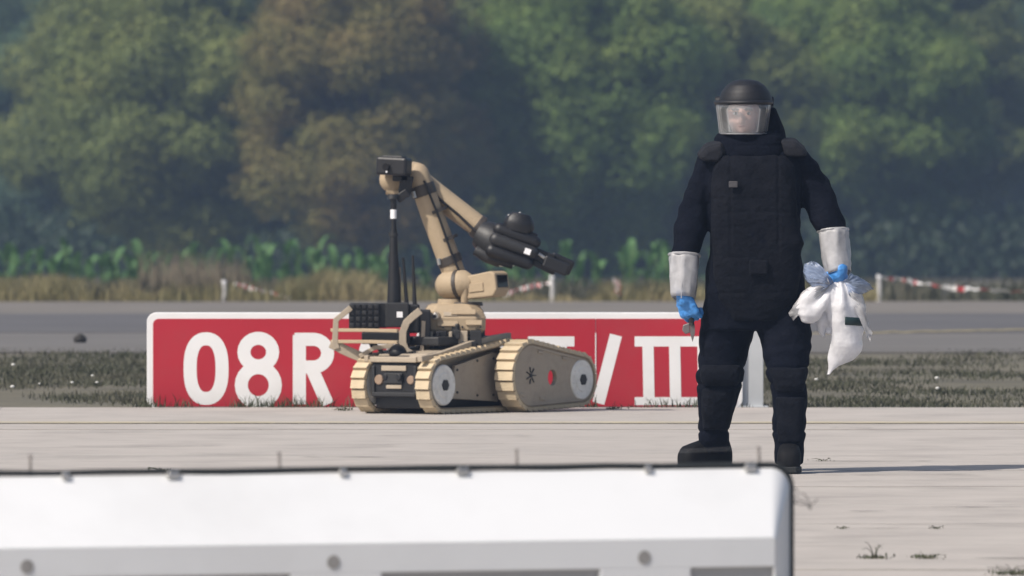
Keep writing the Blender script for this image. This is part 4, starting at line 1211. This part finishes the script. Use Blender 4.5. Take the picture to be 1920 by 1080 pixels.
def fan(root, outline, m_, seed, depth=.018):
    """loose film gathered at the neck and spreading in pleats to an uneven edge"""
    rnd = random.Random(seed); NR = 9; NC = 3 * (len(outline) - 1)
    r0 = Vector((pu(root[0]) - bo_.x, -.03, pv(root[1]) - bo_.z)); mb = MB(); vs = []
    O = [Vector((pu(x) - bo_.x, -.03, pv(y) - bo_.z)) for x, y in outline]
    for j in range(NC + 1):
        t = j / 3.0; a_ = min(int(t), len(O) - 2); e = O[a_].lerp(O[a_ + 1], t - a_)
        zz = depth * (1 if j % 2 else -1) * rnd.uniform(.4, 1.0)
        for i in range(NR + 1):
            f = i / NR; p = r0.lerp(e, f)
            p.y += zz * f ** .8 - .03 * math.sin(f * 3.0) + .012 * mnoise.noise(p * 26 + Vector((seed, 0, 0)))
            p.x += .008 * mnoise.noise(p * 22); p.z += .008 * mnoise.noise(p * 22 + Vector((0, 9, seed)))
            vs.append(p)
    n1 = NR + 1
    mb.add(vs, [(j * n1 + i, j * n1 + i + 1, (j + 1) * n1 + i + 1, (j + 1) * n1 + i) for j in range(NC) for i in range(NR)])
    o = mb.build('loose_flap', m_, bag, 0, 2)
    sd = o.modifiers.new('thick', 'SOLIDIFY'); sd.thickness = .0015
fan((1562, 530), [(1528, 548), (1512, 528), (1504, 508), (1508, 493), (1520, 488), (1534, 494), (1546, 508)], 'bag_blue', 3)
fan((1580, 528), [(1592, 512), (1604, 516), (1622, 526), (1636, 540), (1624, 546), (1606, 554), (1594, 556)], 'bag_blue', 5)
fan((1556, 534), [(1486, 600), (1478, 585), (1490, 566), (1500, 550), (1520, 538), (1532, 524), (1545, 515)], 'milky_film', 7, .012)
fan((1585, 545), [(1628, 640), (1634, 622), (1624, 596), (1620, 570), (1614, 552)], 'milky_film', 9, .010)
from mathutils.bvhtree import BVHTree
tri = BVHTree.FromPolygons([v.co.copy() for v in bme.vertices], [tuple(p_.vertices) for p_ in bme.polygons])
mb = MB(); vs = []; NS = 14
for i in range(NS + 1):
    x = pu(1582 + 40 * i / NS) - bo_.x
    for py in (592.5, 600, 607.5):
        z = pv(py + 3 * i / NS) - bo_.z
        h_ = tri.ray_cast(Vector((x, -.5, z)), Vector((0, 1, 0)))[0]
        vs.append((x, (h_.y if h_ is not None else -.01) - .004, z))
mb.add(vs, [(3 * i + k, 3 * i + k + 1, 3 * i + k + 4, 3 * i + k + 3) for i in range(NS) for k in range(2)])
so_ = mb.build('dark_strip', 'strip_dark', bag, 0, True)
m_ = so_.modifiers.new('thick', 'SOLIDIFY'); m_.thickness = .004

# ------------------------------------------------------------------ grass, weeds, verge
def scatter(n, x0, x1, y0, y1, dz=0.0):
    x = rng.uniform(x0, x1, n); y = rng.uniform(y0, y1, n)
    z = np.interp(y, [-200, 90, 140, 146, 185, 300], [0, 0, -0.354, -0.42, -1.75, -2.25]) + dz
    return np.stack([x, y, z], 1)
def clumpy(P, f, thr):
    keep = [mnoise.noise(Vector((p[0] * f, p[1] * f * 0.5, 3.3))) + random.uniform(-.25, .25) > thr for p in P]
    return P[np.array(keep)]
b0 = scatter(150000, -5.2, 5.2, 73.55, 93.5, -.012)
b0 = clumpy(b0[rng.uniform(0, 1, len(b0)) < np.interp(b0[:, 1], [73, 87, 93.5], [1, .8, 0])], 0.8, -0.02)
n = len(b0)
tag(blades('grass', b0, rng.uniform(.012, .042, n), rng.uniform(.005, .011, n), rng.uniform(.1, .9, n), 'grass_blade'),
    'short dull green and dry grass behind the sign', 'grass', kind='stuff')
b1 = scatter(1500, -2.2, 1.5, 73.42, 73.60)
b1 = clumpy(b1, 3.0, 0.0)
n = len(b1)
tag(blades('sign_grass', b1, rng.uniform(.02, .10, n) * rng.uniform(.4, 1, n), rng.uniform(.004, .009, n), rng.uniform(.2, .8, n), 'weed'),
    'sparse weeds along the foot of the red sign', 'weeds', kind='stuff')
b2 = clumpy(scatter(52000, -11, 4.1, 139, 146), 0.7, -0.28)
n = len(b2)
pat = np.array([.75 + .7 * mnoise.noise(Vector((p[0] * .9, 1.5, 7))) + .4 * mnoise.noise(Vector((p[0] * 3.1, 4, 7))) for p in b2])
tag(blades('verge_grass', b2, rng.uniform(.08, .34, n) * pat, rng.uniform(.008, .020, n), rng.uniform(.1, .7, n), 'dry_grass'),
    'tall dry grass on the verge beyond the asphalt', 'grass', kind='stuff')
b3 = scatter(26000, -9, 10, 139.5, 147); b3 = clumpy(b3, 1.1, 0.05); n = len(b3)
tag(blades('verge_weeds', b3, rng.uniform(.12, .30, n), rng.uniform(.012, .03, n), rng.uniform(.1, .8, n), 'grass_blade'),
    'green weeds among the dry verge grass', 'weeds', kind='stuff')
b4 = np.concatenate([scatter(480, x - .2, x + .2, 140, 143) for x in (-4.0, -3.72, -3.5, -3.2)]); n = len(b4)
hh = rng.uniform(.15, .68, n) * rng.uniform(.6, 1, n)
tag(blades('reeds', b4, hh, rng.uniform(.008, .018, n), rng.uniform(.02, .22, n), 'reed'),
    'tall pale dry stalks standing above the verge at left', 'reeds', kind='stuff')
# specks of white flowers in the grass
fl = MB()
for k in range(9):
    px = random.choice([random.uniform(-10, 190), random.uniform(-10, 190), random.uniform(1520, 1900)])
    d = random.uniform(75, 80)
    x = (px - 960) / 23400 * d
    r_ = random.uniform(.004, .009)
    fl.ell((x, d, random.uniform(.05, .14)), (r_ * 1.6, r_, r_), 8, 5)
tag(fl.build('flower_heads', 'white_flower', None, 0, 2), 'tiny white flower heads scattered in the grass', 'flowers', kind='stuff')

def weed(x, y, n, h, sp, label, name='weed'):
    o = thing(name, label, 'weed', (x, y, 0.0), 0, 'weeds growing in the pavement joints')
    st = MB(); lf = MB()
    nl = max(3, n // 4)
    for k in range(nl):
        a = random.uniform(0, 6.28); l = random.uniform(.5, 1) * h
        tx, ty = math.cos(a) * sp * random.uniform(.2, .8), math.sin(a) * .5 * sp
        cx, cz = random.uniform(-.35, .35) * sp, random.uniform(.6, 1.05) * l
        p = [Vector((0, 0, -.01)).lerp(Vector((tx * .2, ty, cz)), t) * (1 - t) + Vector((tx * .2, ty, cz)).lerp(Vector((tx + cx, ty, l * random.uniform(.7, 1))), t) * t for t in (0, .25, .5, .75, 1)]
        st.tube(p, [.0020, .0018, .0015, .0012, .0008], 5)
        for j in range(5):
            c = p[random.randint(1, 4)]; b = random.uniform(0, 6.28); s_ = random.uniform(.005, .012)
            d = Vector((math.cos(b), math.sin(b), .4)) * s_; e = Vector((-math.sin(b), math.cos(b), 0)) * s_ * .3
            lf.add([c, c + d * .5 + e, c + d, c + d * .5 - e], [(0, 1, 2, 3)])
    for k in range(n * 7):
        c = Vector((random.gauss(0, .3) * sp, random.gauss(0, .5) * sp, random.uniform(-.002, .004))); b = random.uniform(0, 6.28); s_ = random.uniform(.008, .022) * min(1, h / .03)
        d = Vector((math.cos(b) * .6, math.sin(b) * .6, random.uniform(.3, 1))) * s_; e = Vector((-math.sin(b), math.cos(b), 0)) * s_ * .22
        lf.add([c, c + d * .5 + e, c + d, c + d * .5 - e], [(0, 1, 2, 3)])
    st.build('stem', 'weed', o); tag(lf.build('leaf_spray', 'weed', o), kind='stuff')
def gp(px, py):                           # spot on the pavement seen at a picture position
    d = 23400 * CAM_H / (py - 222); return ((px - 960) * d / 23400, d)
for px, py, n, h, sp, lab in ((1640, 1048, 22, .075, .10, 'largest dark weed tuft growing on the concrete right of the barrier'),
                              (1735, 1048, 18, .030, .10, 'low flat weed tuft beside the largest tuft on the concrete'),
                              (1900, 1078, 20, .05, .12, 'weed tuft at the lower right corner of the picture'),
                              (1580, 992, 6, .018, .05, 'small weed at the left end of the dark crack in the concrete'),
                              (1755, 992, 6, .018, .05, 'small weed at the right end of the dark crack in the concrete'),
                              (300, 884, 10, .035, .10, 'small weed showing over the barrier rim at left'),
                              (645, 770, 14, .07, .10, 'weed at the foot of the sign just left of the robot'),
                              (1150, 768, 10, .06, .10, 'weed at the foot of the sign below the slash'),
                              (1545, 865, 6, .02, .08, 'small weed in the joint just right of the rear boot')):
    x, y = gp(px, py); weed(x, y, n, h, sp, lab)
# open cracks: thin dark debris lines in the slabs
def crack(px0, px1, py, label):
    x0, y0 = gp(px0, py); x1, _ = gp(px1, py)
    mb = MB(); m = 40; vs = []
    for i in range(m + 1):
        x = x0 + (x1 - x0) * i / m; yy = y0 + .10 * mnoise.noise(Vector((x * 2.2, py, 0))) + .04 * mnoise.noise(Vector((x * 9, py, 4)))
        h = (.006 + .11 * max(0, mnoise.noise(Vector((x * 3.1, py, 5))) + .25) * abs(mnoise.noise(Vector((x * 5, py * 1.7, 9))))) * min(1, i / 4, (m - i) / 4 + .05)
        vs += [(x, yy - h, .0050), (x, yy + h, .0050)]
    mb.add(vs, [(2 * i, 2 * i + 1, 2 * i + 3, 2 * i + 2) for i in range(m)])
    return mb
for i, (a, b, y_) in enumerate(((1560, 1825, 993), (1505, 1750, 866), (1500, 1860, 891), (1820, 1960, 1048), (1590, 1665, 960), (120, 420, 838), (480, 760, 836), (800, 960, 834), (560, 800, 858), (1555, 1640, 803), (1740, 1920, 952), (60, 330, 812), (700, 1000, 818))):
    mb = crack(a, b, y_, '')
    o = mb.build('crack', 'crack_dirt', apron)

# dark clod on the asphalt at left
mb = MB(); mb.ell((0, 0, .03), (.055, .04, .04), 12, 8)
for k in range(5): mb.ell((random.uniform(-.05, .05), random.uniform(-.03, .03), random.uniform(.02, .07)), (.03, .025, .022), 10, 6)
cm = fused(mb, .008, 2); cm.materials.append(MATS['clod'])
cl = link('clod', cm, None, 0, 2); cl.location = ((150 - 960) / 23400 * 97, 97, gz(97))
tag(cl, 'small dark clod lying on the grey asphalt left of the sign', 'clod')

# ------------------------------------------------------------------ tape, posts, cord
def atp(px, py, d): return Vector(((px - 960) / 23400 * d, d, CAM_H - (py - 222) / 23400 * d))
def tape_line(name, pts, label, cat='tape', wd=.045, group='red and white tape along the verge', seed=1):
    rnd = random.Random(seed)
    mb = MB(); n = 46; vs = []; P = []
    pts = [Vector(p) for p in pts]
    tot = len(pts) - 1
    for i in range(n + 1):
        t = i / n * tot; a = min(int(t), tot - 1); P.append(pts[a].lerp(pts[a + 1], t - a))
    ang = 0
    for i, p in enumerate(P):
        ang += rnd.uniform(-.5, .9)
        p = p + Vector((0, rnd.uniform(-.02, .02), rnd.uniform(-.014, .014)))
        o = Vector((0, math.sin(ang) * .5, math.cos(ang))) * wd * rnd.uniform(.4, .7)
        vs += [p - o, p + o]
    mb.v = [tuple(v) for v in vs]
    for i in range(n):
        mb.f.append((2 * i, 2 * i + 1, 2 * i + 3, 2 * i + 2)); mb.mi.append(1 if (i // 2) % 3 == 2 else 0)
    o = mb.build(name, None, None, 0, False, None, ['tape_white', 'tape_red'])
    m_ = o.modifiers.new('thick', 'SOLIDIFY'); m_.thickness = .002
    return tag(o, label, cat, group)
D = 139.3
tape_line('barrier_tape', [atp(440, 531, D), atp(470, 541, D), atp(505, 549, D), atp(545, 560, D)], 'slack red and white tape sagging to the ground left of the robot', seed=2)
tape_line('barrier_tape', [atp(1035, 530, D), atp(1000, 537, D), atp(965, 545, D), atp(944, 557, D)], 'red and white tape sagging from the post right of the tan camera box', seed=3)
tape_line('barrier_tape', [atp(1150, 526, D), atp(1163, 536, D), atp(1153, 545, D), atp(1166, 556, D)], 'bunched red and white tape between the robot and the person', wd=.06, seed=4)
tape_line('barrier_tape', [atp(1645, 521, D), atp(1690, 524, D), atp(1720, 529, D), atp(1790, 540, D), atp(1860, 545, D), atp(1960, 550, D)], 'long red and white tape running to the right edge behind the bag', wd=.05, seed=5)
for px, y0, y1, lab in ((420, 526, 566, 'thin pale post in the verge grass above the digit eight'), (1035, 517, 563, 'thin pale post in the verge below the gripper jaw'), (1648, 516, 556, 'pale post carrying the tape right of the plastic bag')):
    b = atp(px, y1, D - .1); t = atp(px, y0, D - .1)
    po = thing('tape_post', lab, 'post', (b.x, b.y, gz(b.y)), 0, 'posts for the tape')
    h = t.z - gz(b.y)
    mb = MB(); mb.tube([(0, 0, -.05), (.006, 0, h * .5), (.002, 0, h)], [.026, .024, .022], 10); mb.build('stake', 'post_grey', po, 0, True)
    mb = MB(); mb.tube([(.002, 0, h - .03), (.002, 0, h + .004)], .028, 10); mb.build('cap', 'sticker_white', po, 0, True)
mb = MB()
mb.tube([atp(1515 + 20 * k, 626 - 9 * k / 22 + 2.2 * mnoise.noise(Vector((k * .7, 1, 2))), 104.0) for k in range(24)], .007, 6)
tag(mb.build('yellow_cord', 'cord_yellow', None, 0, True), 'thin yellowish cord stretched low over the asphalt at right', 'cord')

# ------------------------------------------------------------------ maize row
def maize_meshes(k):
    rnd = random.Random(40 + k)
    st = MB(); st.tube([(0, 0, 0), (.01, 0, .6), (.0, 0.01, 1.32)], [.016, .013, .006], 6)
    leaf = MB(); vs = []; m = 6
    for i in range(m + 1):
        t = i / m; x = .46 * t; z = .22 * math.sin(t * 2.6) ; wd = .095 * (1 - t) ** .6 * min(1, .5 + t * 4)
        vs += [(x, -wd, z), (x, 0, z - .012), (x, wd, z)]
    fs = []
    for i in range(m):
        fs += [(3 * i, 3 * i + 1, 3 * i + 4, 3 * i + 3), (3 * i + 1, 3 * i + 2, 3 * i + 5, 3 * i + 4)]
    leaf.add(vs, fs)
    a, b = st.mesh('stalk'), leaf.mesh('leaf')
    a.materials.append(MATS['corn_stalk']); b.materials.append(MATS['corn_leaf'])
    return a, b
sm, lm = maize_meshes(0)
DM = 182.0
pxs = [-18, 8, 30, 52, 78, 100, 124, 146, 168, 192, 214, 240, 262, 284, 313, 336, 360, 386, 412, 436, 460, 482, 506, 530, 556, 580, 602, 624, 648, 672, 694, 716, 800, 925, 948, 972, 1000, 1030, 1065, 1090, 1115, 1165, 1190, 1212, 1234, 1252, 1340]
def zone(px):
    for a, b, t in ((-40, 140, 'near the left edge'), (140, 290, 'left of the pale stalks'), (290, 430, 'among the pale stalks'), (430, 560, 'above the tape left of the robot'), (560, 720, 'left of the robot mast'), (720, 900, 'behind the robot arm'), (900, 1040, 'below the gripper'), (1040, 1180, 'between gripper and person'), (1180, 1400, 'beside the person')):
        if a <= px < b: return t
ords = ['first', 'second', 'third', 'fourth', 'fifth', 'sixth', 'seventh', 'eighth', 'ninth', 'tenth']
cnt = {}
for i, px in enumerate(pxs):
    x = (px - 960) / 23400 * DM + random.uniform(-.05, .05)
    y = DM + random.uniform(-1.0, 1.0)
    zn = zone(px); c_ = cnt.get(zn, 0); cnt[zn] = c_ + 1
    o = thing('maize_plant', 'green maize plant %s, %s from the left there' % (zn, ords[c_]), 'plant', (x, y, gz(y) - .02), random.uniform(0, 6.28), 'maize plants beyond the verge')
    s_ = random.uniform(1.0, 1.2)
    o.scale = (s_, s_, s_)
    share('stalk', sm, o, Matrix.Identity(4))
    for j in range(9):
        z = .25 + .115 * j; ang = j * 2.6 + random.uniform(-.5, .5)
        sc = (1.0 - .03 * j) * random.uniform(.85, 1.1)
        share('leaf', lm, o, Matrix.Translation((0, 0, z)) @ Matrix.Rotation(ang, 4, 'Z') @ Matrix.Rotation(-random.uniform(.05, .65), 4, 'Y') @ Matrix.Diagonal((sc * .95, sc, sc, 1)))

# ------------------------------------------------------------------ trees
def crown_mesh(seed, H, Wd, nb, per, leaf=.068):
    r = np.random.default_rng(seed)
    cs = []
    while len(cs) < nb:
        u = r.normal(size=3); u /= np.linalg.norm(u)
        rad = r.uniform(.55, 1.0) ** .6
        z = H * .56 + u[2] * rad * H * .45
        t = z / H
        env = np.interp(t, [0, .12, .35, .65, .9, 1], [.62, .9, 1.0, .85, .45, .15])
        cs.append((u[0] * rad * Wd / 2 * env, u[1] * rad * Wd / 2 * env, z, r.uniform(.45, 1.05) * Wd / 5.5))
    cs = np.array(cs)
    pos = []; nor = []
    for cx, cy, cz, br in cs:
        n = int(per * (br / (Wd / 5.5)) ** 2)
        u = r.normal(size=(n, 3)); u /= np.linalg.norm(u, axis=1)[:, None]
        lump = 1 + .22 * np.sin(u[:, 0] * 5 + cx * 7) * np.cos(u[:, 2] * 6 + cz * 5)
        rr = br * r.uniform(.62, 1.06, n) * lump
        p = np.stack([cx + u[:, 0] * rr * 1.1, cy + u[:, 1] * rr * 1.1, cz + u[:, 2] * rr * .85], 1)
        pos.append(p); nor.append(u * 1.1 + r.normal(size=(n, 3)) * .5 + np.array([0, 0, .25]))
    pos = np.concatenate(pos); nor = np.concatenate(nor)
    k = pos[:, 2] > .05
    pos, nor = pos[k], nor[k]
    nor /= np.linalg.norm(nor, axis=1)[:, None]
    a = np.cross(nor, r.normal(size=nor.shape)); a /= np.linalg.norm(a, axis=1)[:, None]
    b = np.cross(nor, a)
    s = r.uniform(.55, 1.25, len(pos))[:, None] * leaf
    Vv = np.stack([pos - a * s, pos + b * s * .55 + nor * s * .12, pos + a * s, pos - b * s * .55 + nor * s * .12], 1).reshape(-1, 3)
    i = np.arange(len(pos)) * 4
    return np_mesh('crown', Vv, np.stack([i, i + 1, i + 2, i + 3], 1)), cs
def trunk_mesh(seed, H, cs):
    rnd = random.Random(seed); mb = MB()
    mb.tube([(0, 0, -.2), (.03, 0, H * .2), (-.05, .05, H * .5), (.02, 0, H * .88)], [.20, .16, .11, .03], 10)
    for c in cs[::3]:
        z0 = min(H * .8, max(.4, c[2] * .55)); e = Vector((c[0], c[1], c[2]))
        mb.tube([(0, 0, z0), (e.x * .5, e.y * .5, (z0 + e.z) / 2 + .15), tuple(e)], [.06, .04, .012], 6)
    return mb.mesh('trunk')
protos = []
for k, (H, Wd, nb, per) in enumerate(((8.5, 5.6, 110, 2100), (9.5, 6.2, 115, 2100), (7.5, 4.6, 95, 1900), (11.5, 7.0, 115, 1700))):
    cm_, cs = crown_mesh(100 + k, H, Wd, nb, per)
    tm = trunk_mesh(k, H, cs); tm.materials.append(MATS['bark'])
    cm_.materials.append(MATS['leaf_green'])
    protos.append((cm_, tm, H))
def tree(px, d, kind, leafm, label, sc=1.0, rz=None):
    x = (px - 960) / 23400 * d
    o = thing('broadleaf_tree', label, 'tree', (x, d, gz(d) - .05), random.uniform(0, 6.28) if rz is None else rz, 'trees along the far edge of the field')
    o.scale = (sc, sc, sc)
    cm_, tm, H = protos[kind]
    c = share('crown', cm_, o, Matrix.Identity(4))
    c.material_slots[0].link = 'OBJECT'; c.material_slots[0].material = MATS[leafm]
    share('trunk', tm, o, Matrix.Identity(4))
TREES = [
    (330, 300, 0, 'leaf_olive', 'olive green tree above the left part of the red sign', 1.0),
    (120, 345, 2, 'leaf_haze', 'dark hazy tree near the left edge above the grey asphalt', 1.05),
    (-60, 390, 1, 'leaf_haze', 'haze-tinted tree cut by the left edge', 1.0),
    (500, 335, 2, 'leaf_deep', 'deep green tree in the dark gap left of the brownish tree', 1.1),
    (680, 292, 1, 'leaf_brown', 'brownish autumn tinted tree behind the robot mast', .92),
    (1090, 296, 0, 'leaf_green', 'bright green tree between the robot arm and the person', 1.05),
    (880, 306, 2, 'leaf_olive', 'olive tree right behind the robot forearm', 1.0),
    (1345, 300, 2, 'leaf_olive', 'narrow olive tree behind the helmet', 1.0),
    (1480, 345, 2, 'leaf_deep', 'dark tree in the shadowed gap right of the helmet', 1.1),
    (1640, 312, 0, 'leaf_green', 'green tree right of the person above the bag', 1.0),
    (1840, 370, 1, 'leaf_haze', 'hazy green tree near the right edge above the tape', 1.05),
    (2010, 400, 1, 'leaf_haze', 'hazy tree cut by the right edge', 1.0),
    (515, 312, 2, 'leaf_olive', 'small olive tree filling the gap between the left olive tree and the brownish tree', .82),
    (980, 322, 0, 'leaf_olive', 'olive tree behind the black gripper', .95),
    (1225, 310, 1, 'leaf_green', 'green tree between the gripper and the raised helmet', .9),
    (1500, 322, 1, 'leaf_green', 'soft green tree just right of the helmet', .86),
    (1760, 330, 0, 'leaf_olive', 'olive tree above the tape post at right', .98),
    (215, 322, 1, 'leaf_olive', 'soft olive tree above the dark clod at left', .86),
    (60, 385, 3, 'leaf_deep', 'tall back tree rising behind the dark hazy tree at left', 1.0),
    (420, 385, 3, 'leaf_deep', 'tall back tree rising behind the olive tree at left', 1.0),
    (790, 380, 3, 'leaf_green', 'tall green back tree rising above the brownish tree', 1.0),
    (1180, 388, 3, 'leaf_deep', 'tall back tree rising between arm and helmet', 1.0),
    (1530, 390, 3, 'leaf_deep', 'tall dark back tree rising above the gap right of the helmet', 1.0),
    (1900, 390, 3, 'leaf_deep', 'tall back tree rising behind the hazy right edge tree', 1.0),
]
for t in TREES: tree(t[0], t[1], t[2], t[3], t[4], t[5])
# the wood behind, one mass, shade painted into the leaf colour of its undergrowth
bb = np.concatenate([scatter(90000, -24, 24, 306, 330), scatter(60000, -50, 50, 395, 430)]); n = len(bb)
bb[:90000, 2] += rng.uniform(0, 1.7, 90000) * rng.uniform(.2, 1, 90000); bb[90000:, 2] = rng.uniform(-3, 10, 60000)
tag(blades('wood', bb, np.where(np.arange(n) < 90000, .18, .4) * rng.uniform(.6, 1.4, n), np.where(np.arange(n) < 90000, .12, .3) * rng.uniform(.6, 1.4, n), rng.uniform(.4, 1.6, n), 'shaded_undergrowth'), 'dense wood filling the background behind the tree row', 'wood', kind='stuff')

# ------------------------------------------------------------------ air
hz = MB(); hz.box((0, 590, 5.5), (1500, 1700, 20))
ho = hz.build('haze', 'sign_grey')
hm_ = bpy.data.materials.new('air'); hm_.use_nodes = True
hn = hm_.node_tree; hn.nodes.clear()
pvn = hn.nodes.new('ShaderNodeVolumePrincipled')
pvn.inputs['Color'].default_value = (0.50, 0.68, 1.0, 1)
pvn.inputs['Density'].default_value = 0.00055
pvn.inputs['Anisotropy'].default_value = 0.2
hno = hn.nodes.new('ShaderNodeOutputMaterial')
hn.links.new(pvn.outputs[0], hno.inputs['Volume'])
ho.data.materials.clear(); ho.data.materials.append(hm_)
tag(ho, kind='stuff')
